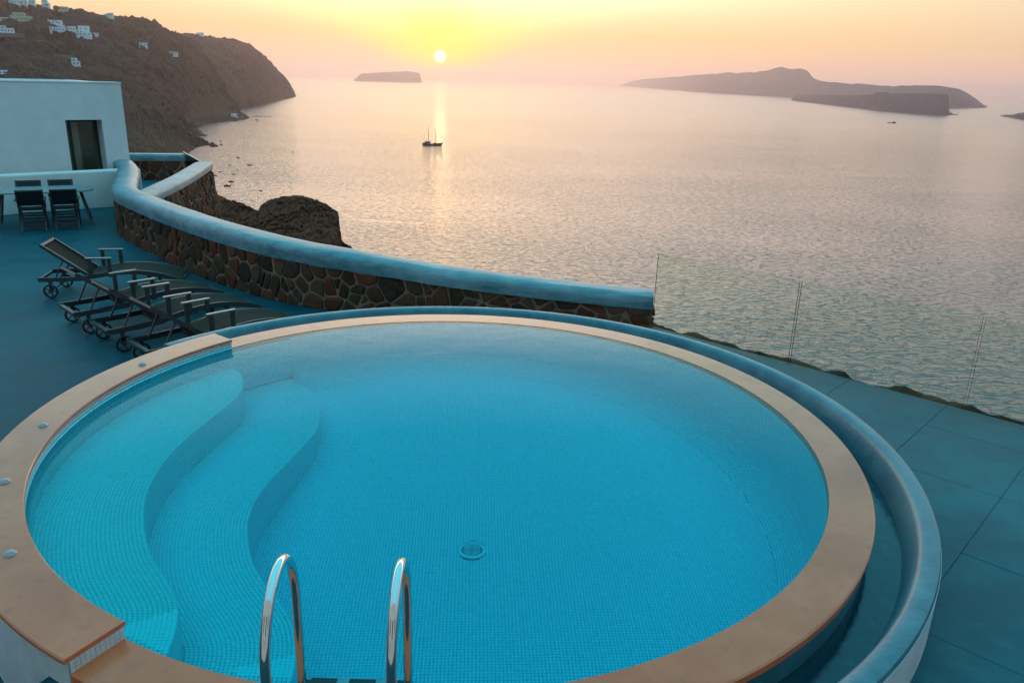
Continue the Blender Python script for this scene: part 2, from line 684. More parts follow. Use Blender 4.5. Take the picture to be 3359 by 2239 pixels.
def catmull(pts, n):
    """n samples along a centripetal-ish Catmull-Rom through pts, even in arc length"""
    P = np.array(pts, float)
    P = np.vstack([2 * P[0] - P[1], P, 2 * P[-1] - P[-2]])
    out = []
    for i in range(1, len(P) - 2):
        for t in np.linspace(0, 1, 24, endpoint=False):
            a, b, c, d = P[i - 1], P[i], P[i + 1], P[i + 2]
            out.append(.5 * (2 * b + (c - a) * t + (2 * a - 5 * b + 4 * c - d) * t * t + (3 * b - a - 3 * c + d) * t ** 3))
    out.append(P[-2])
    out = np.array(out)
    return resample(out, n)


def resample(poly, n):
    d = np.r_[0, np.cumsum(np.linalg.norm(np.diff(poly, axis=0), axis=1))]
    s = np.linspace(0, d[-1], n)
    return np.stack([np.interp(s, d, poly[:, k]) for k in range(poly.shape[1])], 1)


def fbm(p, octaves=5, h=.9, lac=2.1):
    return noise.fractal(Vector(p), h, lac, octaves)


# ================================================================== SETTING: sea
mesh_obj('sea', [(-39000, -2000, SEA), (39000, -2000, SEA), (39000, 39500, SEA), (-39000, 39500, SEA)], [(0, 1, 2, 3)], M['sea'])
tag(bpy.data.objects['sea'], kind='structure')


# ------------------------------------------------------------------ ridge-shaped land
def ridge_land(name, stations, nu, nv, material, amp, freq, seed=0, pw=(.7, .7), ledge=0.0, parent=None, hh=.55, la=.28):
    """stations: (front base xyz, top xyz, back base xyz); lofted, roughened with fractal noise"""
    st = np.array([np.concatenate([np.array(a, float), np.array(b, float), np.array(c, float)]) for a, b, c in stations])
    L = catmull(st, nu)
    vs = []
    half = nv // 2
    for i in range(nu):
        F, T, B = L[i, :3], L[i, 3:6], L[i, 6:9]
        for j in range(nv):
            if j <= half:
                t = j / half
                w = t
                p = F + (T - F) * w
                p[2] = F[2] + (T[2] - F[2]) * t ** pw[0]
                k = t
            else:
                t = (j - half) / (nv - 1 - half)
                p = T + (B - T) * t
                p[2] = T[2] + (B[2] - T[2]) * (1 - (1 - t) ** pw[1])
                k = 1 - t
            q_ = Vector((p[0] * freq + seed, p[1] * freq, p[2] * freq * 1.6))
            d = fbm(q_, 8, hh)
            d2 = fbm(q_ * 3.1 + Vector((9, 4, 2)), 6, .5)
            am = amp * (min(1.0, k * 3.0) * .85 + .15)
            if abs(t) < 1e-6 and j == 0:
                am *= .5
            dirv = T - F
            nx = np.array([-(T - F)[1], (T - F)[0], 0.0])
            ln = np.linalg.norm(nx) + 1e-6
            out_n = np.array([F[0] - T[0], F[1] - T[1], 0.0])
            out_n /= (np.linalg.norm(out_n) + 1e-6)
            p = p + out_n * d * am * 1.2 * (1.0 if j < half else .3) + np.array([0, 0, 1.0]) * (d2 * am * .35 + d * am * .15) * min(1, k * 2)
            if ledge:
                # hard and soft beds: the face steps in and out with height
                st_ = math.sin((p[2] + 3.0 * ledge * d) / ledge * 2 * PI)
                p = p + out_n * (abs(st_) ** .5 * math.copysign(1, st_)) * ledge * la * min(1, k * 3)
            vs.append(p)
    fs = [(i * nv + j, (i + 1) * nv + j, (i + 1) * nv + j + 1, i * nv + j + 1) for i in range(nu - 1) for j in range(nv - 1)]
    return mesh_obj(name, vs, fs, material, parent, smooth=False)


# ---- the headland across the bay: shoreline point, crest point, point behind the crest
HEAD_FAR = [
    ((-996.4, 3667.8, -100), (-1019.6, 3720, -83.6), (-1269.6, 4220, -203.6)),
    ((-955.9, 3456.5, -100), (-1038.9, 3740, -50.5), (-1288.9, 4240, -170.5)),
    ((-929.9, 3255, -100), (-1053.1, 3700, -17.3), (-1303.1, 4200, -137.3)),
    ((-869.8, 2932.9, -100), (-1053, 3600, 14.8), (-1303, 4100, -105.2)),
    ((-825.8, 2662.9, -100), (-1032.2, 3350, 70.4), (-1282.2, 3850, -49.6)),
    ((-807.2, 2545, -100), (-1027.4, 3200, 94.4), (-1277.4, 3700, -25.6)),
    ((-791.2, 2436.1, -100), (-1025.4, 3050, 109.7), (-1275.4, 3550, -10.3)),
    ((-789.7, 2361, -100), (-1052.3, 2950, 115.9), (-1302.3, 3450, -4.1)),
    ((-776.8, 2232.1, -100), (-1075.5, 2850, 116), (-1325.5, 3350, -4)),
    ((-731.3, 1977, -100), (-1094.9, 2750, 111.8), (-1344.9, 3250, -8.2)),
    ((-669.1, 1730.4, -100), (-1131.9, 2700, 102.9), (-1381.9, 3200, -17.1)),
]
HEAD_NEAR = [
    ((-609.4, 1871.2, -100), (-634.9, 1880, -90.4), (-984.9, 2030, -150.4)),
    ((-589.1, 1741.1, -100), (-722, 2050, -60.9), (-1072, 2200, -120.9)),
    ((-606.9, 1711.8, -100), (-867.2, 2300, 39.1), (-1217.2, 2450, -20.9)),
    ((-613.4, 1654.3, -100), (-879.4, 2250, 81.5), (-1229.4, 2400, 21.5)),
    ((-613.9, 1603.8, -100), (-872.7, 2150, 88.5), (-1222.7, 2300, 28.5)),
    ((-595.9, 1521.3, -100), (-846.5, 2000, 98), (-1196.5, 2150, 38)),
    ((-567.3, 1427, -100), (-837.1, 1900, 106), (-1187.1, 2050, 46)),
    ((-538.2, 1345.2, -100), (-834.4, 1820, 105.1), (-1184.4, 1970, 45.1)),
    ((-514.6, 1271, -100), (-847.1, 1750, 104.1), (-1197.1, 1900, 44.1)),
    ((-497.3, 1202.9, -100), (-864.8, 1680, 103.5), (-1214.8, 1830, 43.5)),
    ((-481.4, 1125.8, -100), (-880.6, 1600, 104), (-1230.6, 1750, 44)),
    ((-462.2, 1039.3, -100), (-889.9, 1520, 107.6), (-1239.9, 1670, 47.6)),
    ((-445.7, 953.5, -100), (-892.9, 1450, 107), (-1242.9, 1600, 47)),
    ((-426.1, 858.8, -100), (-955.5, 1380, 105.6), (-1305.5, 1530, 45.6)),
    ((-421.3, 777.8, -100), (-1025.5, 1250, 97.4), (-1375.5, 1400, 37.4)),
]
HEAD_SPUR = [
    ((-420.8, 1125.5, -100), (-427.9, 1135, -95.5), (-487.9, 1395, -165.5)),
    ((-421, 1103, -100), (-457.3, 1175, -95.7), (-517.3, 1435, -165.7)),
    ((-418.7, 1061.3, -100), (-493.2, 1230, -92.4), (-553.2, 1490, -162.4)),
    ((-411.7, 1011.8, -100), (-528.5, 1290, -77.8), (-588.5, 1550, -147.8)),
    ((-388.7, 928.3, -100), (-560.4, 1330, -58.1), (-620.4, 1590, -128.1)),
    ((-359.4, 834, -100), (-591.7, 1350, -37.7), (-651.7, 1610, -107.7)),
    ((-324.9, 732.3, -100), (-618.3, 1350, -20.7), (-678.3, 1610, -90.7)),
    ((-301, 651.3, -100), (-644.4, 1330, -4), (-704.4, 1590, -74)),
    ((-287.7, 584.6, -100), (-664.2, 1290, 7.9), (-724.2, 1550, -62.1)),
    ((-276.7, 529.8, -100), (-680.3, 1230, 17.3), (-740.3, 1490, -52.7)),
    ((-267.5, 483.9, -100), (-695.1, 1150, 23.7), (-755.1, 1410, -46.3)),
    ((-266.1, 456.6, -100), (-719.8, 1080, 26.9), (-779.8, 1340, -43.1)),
]
ISLE_WEST = [
    ((-2754.6, 13680.4, -100), (-2786.5, 13839.2, -94.7), (-2932.3, 14562.7, -100)),
    ((-2708.3, 13738.7, -100), (-2737.6, 13897.6, -37.8), (-2882.4, 14621.7, -100)),
    ((-2662.8, 13796, -100), (-2689.9, 13955.1, 12.5), (-2833.4, 14679.7, -100)),
    ((-2564.1, 13920.3, -100), (-2589.4, 14079.6, 36.4), (-2727.1, 14805.4, -100)),
    ((-2302.1, 14250.1, -100), (-2324.4, 14410.1, 60), (-2445.7, 15138.6, -100)),
    ((-2127, 14470.7, -100), (-2147.5, 14631, 75.6), (-2257.8, 15361.1, -100)),
    ((-1980.8, 14654.8, -100), (-2000, 14815.3, 86.7), (-2101.3, 15546.7, -100)),
    ((-1813.2, 14865.8, -100), (-1831.3, 15026.7, 61.3), (-1922.1, 15759.2, -100)),
    ((-1788.6, 14896.7, -100), (-1807.2, 15057.6, -8.3), (-1895.9, 15790.3, -100)),
    ((-1761.2, 14931.2, -100), (-1780.2, 15092.1, -94.3), (-1866.7, 15825, -100)),
]
ISLE_BIG = [
    ((3107.9, 25597.6, -100), (3125.5, 25758.4, -71.9), (3216.3, 26491, -100)),
    ((3002.8, 20907.1, -100), (3011.5, 21067.4, 82.1), (3130.7, 21797.9, -100)),
    ((2881.7, 15504.5, -100), (2889.8, 15663.8, 132.4), (3046.2, 16389.4, -100)),
    ((2816.5, 12597.1, -100), (2824.7, 12755.2, 159.1), (3012.9, 13475.4, -100)),
    ((2856.6, 11726.3, -100), (2864.8, 11883.7, 169.7), (3069.6, 12600.7, -100)),
    ((2896.7, 11472.1, -100), (2902.8, 11629.2, 193.2), (3117, 12344.7, -100)),
    ((2934.2, 11234.4, -100), (2943.1, 11391.1, 172.9), (3161.6, 12105.2, -100)),
    ((3072.6, 10357.3, -100), (3080.9, 10512.6, 192.5), (3328.6, 11220.1, -100)),
    ((3141.9, 9917.9, -100), (3144.9, 10072.4, 237.7), (3413.7, 10775.9, -100)),
    ((3171, 9733.2, -100), (3178.2, 9887.2, 209.6), (3449.8, 10588.9, -100)),
    ((3162.7, 9240.8, -100), (3169.9, 9394.1, 213.3), (3454.2, 10092.4, -100)),
    ((3152.5, 9001.3, -100), (3165.2, 9154.2, 177.5), (3450, 9850.7, -100)),
    ((3137.7, 8657.1, -100), (3164.8, 8809.4, 86.4), (3444.4, 9503.3, -100)),
    ((3097.4, 7714, -100), (3132.2, 7864.3, 56.3), (3432.7, 8549.2, -100)),
    ((3043.2, 6823.7, -100), (3083.4, 6971.7, 44.6), (3409.8, 7645.7, -100)),
    ((2993.4, 6234.9, -100), (3035.5, 6380.9, 47.8), (3382.9, 7046.2, -100)),
    ((2955.1, 5782.3, -100), (2998.7, 5926.5, 50.3), (3364.6, 6583.7, -100)),
    ((2942.5, 5634.1, -100), (2990.5, 5777.7, 32.8), (3359.2, 6431.9, -100)),
    ((3016.2, 5691.3, -100), (3063.3, 5834.4, 39.3), (3437.6, 6486.5, -100)),
    ((3201.1, 5834.8, -100), (3259.8, 5976.8, -9.4), (3634, 6623.8, -100)),
    ((3293.2, 5906.3, -100), (3359.2, 6047.8, -39.5), (3731.5, 6692.4, -100)),
    ((3404.5, 5992.7, -100), (3484.2, 6133.5, -96), (3849.1, 6775.2, -100)),
]
ISLE_FLAT = [
    ((2252.5, 6834.5, -100), (2280.4, 6919.9, -96), (2409, 7309.3, -100)),
    ((2238.5, 6726.4, -100), (2263.2, 6811.8, -72.1), (2396.3, 7200.8, -100)),
    ((2218.2, 6570.6, -100), (2240.1, 6655.8, -50.1), (2378.1, 7044.3, -100)),
    ((2140.3, 5970.7, -100), (2162.2, 6055.4, -42.4), (2309, 6441.4, -100)),
    ((2072.9, 5452, -100), (2094.8, 5536.1, -34.6), (2250.6, 5919.4, -100)),
    ((1955.2, 4600.7, -100), (1977.3, 4683.5, -23), (2150.7, 5060.8, -100)),
    ((1934.8, 4457, -100), (1955.1, 4539.5, -9.7), (2133.9, 4915.6, -100)),
    ((1907.1, 4261.2, -100), (1927, 4343.3, -4.9), (2111.4, 4717.6, -100)),
    ((1914.3, 4192.1, -100), (1935.5, 4274, -9.9), (2122, 4646.9, -100)),
    ((1936.8, 3975.8, -100), (1958.3, 4056.8, -6), (2155.8, 4425.3, -100)),
    ((1955.4, 3797, -100), (1977.2, 3877, -2.4), (2184.3, 4241.5, -100)),
    ((1971.8, 3797.5, -100), (1993.1, 3877.4, 0.7), (2202.2, 4241.3, -100)),
    ((1985.8, 3798, -100), (2008, 3877.8, -3.7), (2217.4, 4241.1, -100)),
    ((1990.3, 3798.1, -100), (2025.1, 3877.9, -65.1), (2222.4, 4241, -100)),
    ((1998.5, 3798.4, -100), (2039.3, 3878.1, -93.8), (2231.3, 4240.9, -100)),
    ((2031.3, 3799.5, -100), (2073.4, 3878.9, -96), (2267.1, 4240.4, -100)),
]
ISLE_ROCK = [
    ((2268.7, 3860.6, -100), (2295.8, 3907.1, -96), (2420.7, 4119.2, -100)),
    ((2233.7, 3755.9, -100), (2258.9, 3802.3, -87.3), (2387.1, 4013.8, -100)),
    ((2199.1, 3652.3, -100), (2223.6, 3698.5, -83.6), (2353.9, 3909.3, -100)),
    ((2164.4, 3548.5, -100), (2186.9, 3594.6, -74), (2320.7, 3804.6, -100)),
    ((2137, 3466.4, -100), (2158.3, 3512.4, -68), (2294.5, 3721.8, -100)),
    ((2083.6, 3298.2, -100), (2101.5, 3343.9, -53.1), (2243.8, 3551.8, -100)),
    ((2015.5, 3084.1, -100), (2031.7, 3129.3, -44.5), (2179.6, 3335.3, -100)),
    ((1941.9, 2852.3, -100), (1960, 2897, -50.5), (2110.7, 3100.3, -100)),
    ((1928.4, 2810.1, -100), (1958.2, 2854.6, -95.7), (2098.2, 3057.4, -100)),
]

o = ridge_land('headland', HEAD_FAR, 220, 90, M['headland'], 24.0, .0050, 3.1, (.62, .7), 34.0, None, .68)
tag(o, kind='structure')
o = ridge_land('headland', HEAD_NEAR, 320, 110, M['headland'], 24.0, .0062, 11.7, (.80, .7), 24.0, None, .68)
tag(o, kind='structure')
near_headland = o
o = ridge_land('headland', HEAD_SPUR, 240, 100, M['headland'], 17.0, .0085, 4.2, (.75, .7), 15.0, None, .68)
tag(o, kind='structure')
for nm, data, amp, fr in (('island', ISLE_WEST, 18, .0035), ('island', ISLE_BIG, 22, .0022), ('island', ISLE_FLAT, 9, .006), ('island', ISLE_ROCK, 6, .008)):
    o = ridge_land(nm, data, 140, 26, M['island'], amp, fr, 5.0, (.45, .6))
    tag(o, kind='structure')

# ---- rocky bluff below the terrace and the slope that carries everything
BLUFF = [
    ((-45.2, 92, -31.4), (-49.2, 118, -14.4), (-52.2, 134, -39.4)),
    ((-39.9, 88, -31.3), (-43.9, 114, -14.3), (-46.9, 130, -39.3)),
    ((-36.9, 85, -31.3), (-40.9, 111, -14.3), (-43.9, 127, -39.3)),
    ((-33.4, 82, -31.7), (-37.4, 108, -14.7), (-40.4, 124, -39.7)),
    ((-30.9, 80, -31.9), (-34.9, 106, -14.9), (-37.9, 122, -39.9)),
    ((-30.1, 79, -31), (-34.1, 105, -14), (-37.1, 121, -39)),
    ((-28.2, 78, -30.1), (-32.2, 104, -13.1), (-35.2, 120, -38.1)),
    ((-26.2, 78, -29.8), (-30.2, 104, -12.8), (-33.2, 120, -37.8)),
    ((-24.1, 77, -29.5), (-28.1, 103, -12.5), (-31.1, 119, -37.5)),
    ((-22.1, 76, -29.6), (-26.1, 102, -12.6), (-29.1, 118, -37.6)),
    ((-20.2, 75, -30.2), (-24.2, 101, -13.2), (-27.2, 117, -38.2)),
    ((-18.9, 74.5, -31), (-22.9, 100.5, -14), (-25.9, 116.5, -39)),
    ((-18.6, 74, -32), (-22.6, 100, -15), (-25.6, 116, -40)),
    ((-18.7, 74, -32.9), (-22.7, 100, -15.9), (-25.7, 116, -40.9)),
    ((-18.3, 73.5, -33.6), (-22.3, 99.5, -16.6), (-25.3, 115.5, -41.6)),
    ((-18.2, 73, -34.2), (-22.2, 99, -17.2), (-25.2, 115, -42.2)),
    ((-17, 72.5, -35), (-21, 98.5, -18), (-24, 114.5, -43)),
    ((-15.5, 72, -36.2), (-19.5, 98, -19.2), (-22.5, 114, -44.2)),
]
o = ridge_land('rocky_bluff', BLUFF, 300, 120, M['bluff'], .7, .12, 2.0, (.6, .6), 2.4, None, .75, .13)
tag(o, kind='structure')


def hillside():
    # slope from the outer terrace edge down to the water
    edge = catmull([(-30, 34), (-13, 29), (-8.3, 22.6), (-5.6, 15.4), (-2.6, 12.4), (.4, 11.0), (2.1, 10.3), (3.4, 8.95), (5.0, 7.4), (7.6, 5.0), (11, 1.0), (13, -8)], 90)
    vs, fs = [], []
    nr = 26
    for i, (x, y) in enumerate(edge):
        a = edge[max(0, i - 1)]
        b = edge[min(len(edge) - 1, i + 1)]
        t = (b - a) / (np.linalg.norm(b - a) + 1e-9)
        nx, ny = -t[1], t[0]
        for j in range(nr):
            k = j / (nr - 1)
            d = 190 * k ** 2.0
            z0 = float(np.interp(x, [-8, -3, .5], [-3.4, -2.6, -.62]))
            z = z0 - .6 - (97 + z0) * (1 - (1 - k ** 1.25) ** 1.15) if j else z0
            w = fbm((x * .05 + nx * d * .05, y * .05 + ny * d * .05, 3), 5) * min(6, .25 + d * .09)
            vs.append((x + nx * (d + w * .4 * (j > 0)), y + ny * d, z + w * .6 * (1 - k) * (j > 1)))
    for i in range(len(edge) - 1):
        for j in range(nr - 1):
            fs.append((i * nr + j, i * nr + j + 1, (i + 1) * nr + j + 1, (i + 1) * nr + j))
    return tag(mesh_obj('hillside', vs, fs, M['ledge_scrub']), kind='structure')


hillside()

# ================================================================== the terrace
WALL_IN = [(-10.75, 21.2), (-10.25, 20.4), (-9.72, 19.45), (-9.18, 18.3), (-8.66, 17.1), (-8.06, 15.85), (-7.05, 14.62), (-5.95, 13.42), (-4.96, 12.46),
           (-4.05, 11.70), (-3.25, 11.20), (-2.45, 10.86), (-1.75, 10.65), (-.95, 10.42), (-.08, 10.25), (.80, 10.16), (1.86, 10.10)]
CAP_LOW = [(-9.9, .17), (-8.0, .16), (-6.0, .155), (-4.0, .135), (-2.45, .085), (-.95, .0), (.8, -.10), (1.8, -.15)]


def cap_low(x):
    return float(np.interp(x, [a for a, _ in CAP_LOW], [b for _, b in CAP_LOW]))


def deck_left():
    outer = [(1.9, 10.3)] + [(float(x), float(y)) for x, y in catmull(WALL_IN, 40)[::-1]]
    # just under the wall
    outer = [(x + .12, y + .15) for x, y in outer] + [(-10.6, 20.2), (-16, 15.3), (-16, -3.0), (-.5, -3.0), (-.5, 2.9)]
    a0 = math.atan2(2.9 - PC.y, -.5 - PC.x)
    # go round the pool clockwise from the near side to the far right side, staying under the pool wall
    ring = []
    a_end = math.atan2(10.3 - PC.y, 1.9 - PC.x)
    a_start = a0
    span = (a_start - a_end) % (2 * PI)
    for k in range(41):
        a = a_start - span * k / 40
        ring.append((PC.x + 3.1 * math.cos(a), PC.y + 3.1 * math.sin(a)))
    poly = outer + ring
    tri = tessellate_polygon([[Vector((x, y, 0)) for x, y in poly]])
    n_ = len(poly)
    vs = [(x, y, DECK) for x, y in poly] + [(x, y, DECK - .4) for x, y in poly]
    fs = []
    for t in tri:
        a, b, c = t
        pa, pb, pc = poly[a], poly[b], poly[c]
        cr = (pb[0] - pa[0]) * (pc[1] - pa[1]) - (pb[1] - pa[1]) * (pc[0] - pa[0])
        fs.append((a, b, c) if cr > 0 else (a, c, b))
    for i in range(n_):
        j = (i + 1) % n_
        fs.append((i, j, n_ + j, n_ + i))
    return tag(mesh_obj('terrace', vs, fs, M['deck']), kind='structure')


deck_left()

# ---- paving beside the glass: separate cement panels with open joints
GL = [Vector((1.83, 9.90)), Vector((3.22, 8.59)), Vector((4.58, 7.34)), Vector((5.97, 6.06)), Vector((7.35, 4.78))]
gdir = (GL[3] - GL[0]).normalized()           # along the glass
gout = Vector((-gdir.y, gdir.x))
if gout.dot(Vector((1, 1))) < 0:
    gout = -gout


def clip(poly, p0, nrm):
    """keep the part of a convex polygon where (p - p0).nrm >= 0"""
    out = []
    for i in range(len(poly)):
        a, b = poly[i], poly[(i + 1) % len(poly)]
        da_, db_ = (a - p0).dot(nrm), (b - p0).dot(nrm)
        if da_ >= 0:
            out.append(a)
        if da_ * db_ < 0:
            out.append(a + (b - a) * (da_ / (da_ - db_)))
    return out


paving = thing('paving', None, None, (0, 0, DECK2))
del_lbl = tag(paving, kind='structure')
bed = []
e0 = gout.dot(GL[0]) + .10
pb = MB()
base_poly = [GL[0] + gout * .08, GL[4] + gout * .08, Vector((8.2, 1.0)), Vector((2.2, -1.0)), Vector((PC.x + 1.35, PC.y - 3.25)), Vector((PC.x + 2.45, PC.y - 2.35)), Vector((PC.x + 3.38, PC.y)), Vector((PC.x + 2.75, PC.y + 2.0)), Vector((PC.x + 2.0, PC.y + 2.8))]
tri = tessellate_polygon([[Vector((v.x, v.y, 0)) for v in base_poly]])
pv = [(v.x, v.y, -.008) for v in base_poly] + [(v.x, v.y, -.5) for v in base_poly]
nb = len(base_poly)
pf = []
for t in tri:
    a, b, c = [base_poly[i] for i in t]
    cr = (b.x - a.x) * (c.y - a.y) - (b.y - a.y) * (c.x - a.x)
    pf.append(tuple(t) if cr > 0 else (t[0], t[2], t[1]))
pf += [(i, (i + 1) % nb, nb + (i + 1) % nb, nb + i) for i in range(nb)]
mesh_obj('joint_bed', pv, pf, m_flat('dark_joint', (.006, .055, .075), .9, .1), paving)  # dark bed that shows in the joints between panels
s_lines = [8.45, 7.85, 6.77, 5.67, 4.58, 3.5, 2.4, 1.3]              # (p . gout)
t_lines = [-6.6, -5.7, -4.75, -3.75, -2.80, -1.80, -.91, 0.05, 1.0, 1.95, 2.9, 3.9]   # (p . gdir*-1 ..)
gd2 = Vector((math.cos(R(-45 + 2.0)), math.sin(R(-45 + 2.0))))
e_max = gout.dot(GL[0]) + .06
s_lines[0] = e_max
split_dir = (GL[0] - PC).normalized()
split_n = Vector((split_dir.y, -split_dir.x))
for i in range(len(s_lines) - 1):
    for j in range(len(t_lines) - 1):
        s1, s0 = s_lines[i], s_lines[i + 1]
        t0_, t1_ = t_lines[j], t_lines[j + 1]
        g = .0022
        poly = [gout * s_ + gdir * t_ for s_, t_ in ((s0 + g, t0_ + g), (s0 + g, t1_ - g), (s1 - g, t1_ - g), (s1 - g, t0_ + g))]
        cen = sum(poly, Vector((0, 0))) / 4
        dd = cen - PC
        if dd.length < 2.6:
            continue
        dn = dd.normalized()
        poly = clip(poly, PC + dn * 3.3, dn)
        if len(poly) >= 3:
            poly = clip(poly, PC, split_n)
        if len(poly) >= 3:
            poly = clip(poly, Vector((0, .2)), Vector((.2, 1)))
        if len(poly) < 3:
            continue
        n_ = len(poly)
        zz = random.uniform(-.001, .001)
        if sum(poly[k].x * poly[(k + 1) % n_].y - poly[(k + 1) % n_].x * poly[k].y for k in range(n_)) < 0:
            poly = poly[::-1]
        vs = [(v.x, v.y, zz) for v in poly] + [(v.x, v.y, -.007) for v in poly]
        fs = [tuple(range(n_))] + [(k, n_ + k, n_ + (k + 1) % n_, (k + 1) % n_) for k in range(n_)]
        mesh_obj('panel', vs, fs, M['slab'], paving)


# ---- landing at the near end of the pool, beside the ladder
lp = [(-2.17, 3.12), (-2.25, 2.95), (-2.62, 1.9), (-2.2, .4), (2.4, .2), (1.9, 2.2), (1.0, 2.75)]
ringp = []
for k in range(21):
    a = R(-60 - (119 - 60) * k / 20)
    ringp.append((PC.x + 3.15 * math.cos(a), PC.y + 3.15 * math.sin(a)))
poly = lp + ringp
tri = tessellate_polygon([[Vector((x, y, 0)) for x, y in poly]])
n_ = len(poly)
vs = [(x, y, -.10) for x, y in poly] + [(x, y, -.6) for x, y in poly]
fs = []
for t in tri:
    a, b, c = [poly[i] for i in t]
    cr = (b[0] - a[0]) * (c[1] - a[1]) - (b[1] - a[1]) * (c[0] - a[0])
    fs.append(tuple(t) if cr > 0 else (t[0], t[2], t[1]))
fs += [(i, (i + 1) % n_, n_ + (i + 1) % n_, n_ + i) for i in range(n_)]
tag(mesh_obj('landing', vs, fs, M['deck']), kind='structure')


# ================================================================== stone walls
def voronoi_stones(L, H, size, seed, stretch=1.0):
    """irregular polygons that fill an L x H strip"""
    rs = random.Random(seed)
    sites = []
    nrow = max(1, round(H / (size * .92)))
    for r_ in range(nrow):
        n_ = max(2, int(L / (size * stretch)))
        for k in range(n_):
            if rs.random() < .20:
                continue
            sites.append(Vector(((k + .5 * (r_ % 2) + rs.uniform(-.48, .48)) * L / n_, (r_ + .5 + rs.uniform(-.42, .42)) * H / nrow)))
            if rs.random() < .22:
                sites.append(sites[-1] + Vector((rs.uniform(-.4, .4) * size, rs.uniform(-.4, .4) * size)))
    out = []
    for i, s in enumerate(sites):
        poly = [Vector((0, 0)), Vector((L, 0)), Vector((L, H)), Vector((0, H))]
        for j, o_ in enumerate(sites):
            if j == i:
                continue
            d = s - o_
            if d.length > size * 3.2 or d.length < 1e-4:
                continue
            poly = clip(poly, (s + o_) / 2, d.normalized())
            if len(poly) < 3:
                break
        if len(poly) >= 3:
            out.append(poly)
    return out


def shrink(poly, g):
    c = poly
    n_ = len(poly)
    area = sum(poly[k].x * poly[(k + 1) % n_].y - poly[(k + 1) % n_].x * poly[k].y for k in range(n_))
    if area < 0:
        poly = poly[::-1]
    src = list(poly)
    res = list(poly)
    for k in range(n_):
        a, b = src[k], src[(k + 1) % n_]
        e = (b - a)
        if e.length < 1e-5:
            continue
        nrm = Vector((-e.y, e.x)).normalized()
        res = clip(res, a + nrm * g, nrm)
        if len(res) < 3:
            return None
    return res


def round_poly(poly, f=.17):
    out = []
    n_ = len(poly)
    for k in range(n_):
        a, b, c = poly[k - 1], poly[k], poly[(k + 1) % n_]
        out.append(b + (a - b) * f)
        out.append(b + (c - b) * f)
    return out


def stones_on(parent, surf, L, H, size, seed, mortar, stretch=1.0, bulge=.03, name='stone', vmin=0.0, keep=None):
    """surf(u, v, d) -> world xyz in the parent's frame"""
    rs = random.Random(seed + 1)
    cnt = 0
    for poly in voronoi_stones(L, H, size, seed, stretch):
        sp = shrink(poly, mortar * rs.uniform(.7, 1.5))
        if not sp or len(sp) < 3:
            continue
        sp = round_poly(sp)
        c = sum(sp, Vector((0, 0))) / len(sp)
        if keep and not keep(c):
            continue
        if max((v - c).length for v in sp) < .03:
            continue
        b = bulge * rs.uniform(.5, 1.5)
        n_ = len(sp)
        tilt = (rs.uniform(-.12, .12), rs.uniform(-.12, .12))
        vs = [surf(v.x, v.y, -.012) for v in sp]
        for f_, d_ in ((.97, .55), (.80, .95)):
            for v in sp:
                w = c + (v - c) * f_
                w = w + Vector((rs.uniform(-.004, .004), rs.uniform(-.004, .004)))
                off = (w - c)
                vs.append(surf(w.x, w.y, b * d_ + off.x * tilt[0] + off.y * tilt[1] + rs.uniform(-.004, .004)))
        vs.append(surf(c.x, c.y, b * 1.05))
        fs = []
        for k in range(n_):
            k2 = (k + 1) % n_
            fs.append((k, k2, n_ + k2, n_ + k))
            fs.append((n_ + k, n_ + k2, 2 * n_ + k2, 2 * n_ + k))
            fs.append((2 * n_ + k, 2 * n_ + k2, 3 * n_))
        o_ = mesh_obj(name, vs, fs, M['stone'], parent)
        cnt += 1
    return cnt


def swept_wall(root, path, half_w, zb, ztop_of, capprof, n, mortar_name='mortar_core'):
    """core wall and cap along a plan path (world coords, root at the origin)"""
    core, capm = MB(), MB()
    fr = []
    for i in range(len(path)):
        a = path[max(0, i - 1)]
        b = path[min(len(path) - 1, i + 1)]
        t = (b - a) / (np.linalg.norm(b - a) + 1e-9)
        s = np.array([-t[1], t[0]])
        fr.append((path[i], t, s))
    return fr


main_wall = thing('stone_wall', 'long curved rubble stone wall with a rounded white plaster top along the terrace', 'wall', (0, 0, 0))
WP = catmull(WALL_IN, 130)
dist = np.r_[0, np.cumsum(np.linalg.norm(np.diff(WP, axis=0), axis=1))]
WL = dist[-1]
Tn = np.gradient(WP, axis=0)
Tn /= np.linalg.norm(Tn, axis=1)[:, None]
# path runs from the house to the right end; the terrace lies to the right of the direction of travel
Sn = np.stack([Tn[:, 1], -Tn[:, 0]], 1)             # towards the terrace


def wall_surf(u, v, d):
    x = np.interp(u, dist, WP[:, 0])
    y = np.interp(u, dist, WP[:, 1])
    sx = np.interp(u, dist, Sn[:, 0])
    sy = np.interp(u, dist, Sn[:, 1])
    z0 = DECK - .02
    ztop = cap_low(x) + .02
    return (x + sx * d, y + sy * d, z0 + (ztop - z0) * v / .72)


WT = .36
core = MB()
path = []
for i in range(len(WP)):
    x, y = WP[i]
    top = cap_low(x) + .08
    for d_ in (0.0,):
        pass
    path.append((x, y, Sn[i], top))
vs, fs = [], []
for x, y, s, top in path:
    for d_, z_ in ((0, DECK - .6), (0, top), (-WT, top), (-WT, DECK - 2.2)):
        vs.append((x + s[0] * d_, y + s[1] * d_, z_))
for i in range(len(path) - 1):
    for k in range(3):
        fs.append((i * 4 + k, i * 4 + k + 1, (i + 1) * 4 + k + 1, (i + 1) * 4 + k))
fs.append((0, 1, 2, 3))
e = (len(path) - 1) * 4
fs.append((e, e + 3, e + 2, e + 1))
mesh_obj('mortar_core', vs, fs, M['mortar'], main_wall)
stones_on(main_wall, wall_surf, WL, .72, .225, 21, .0145, 1.05, .03)


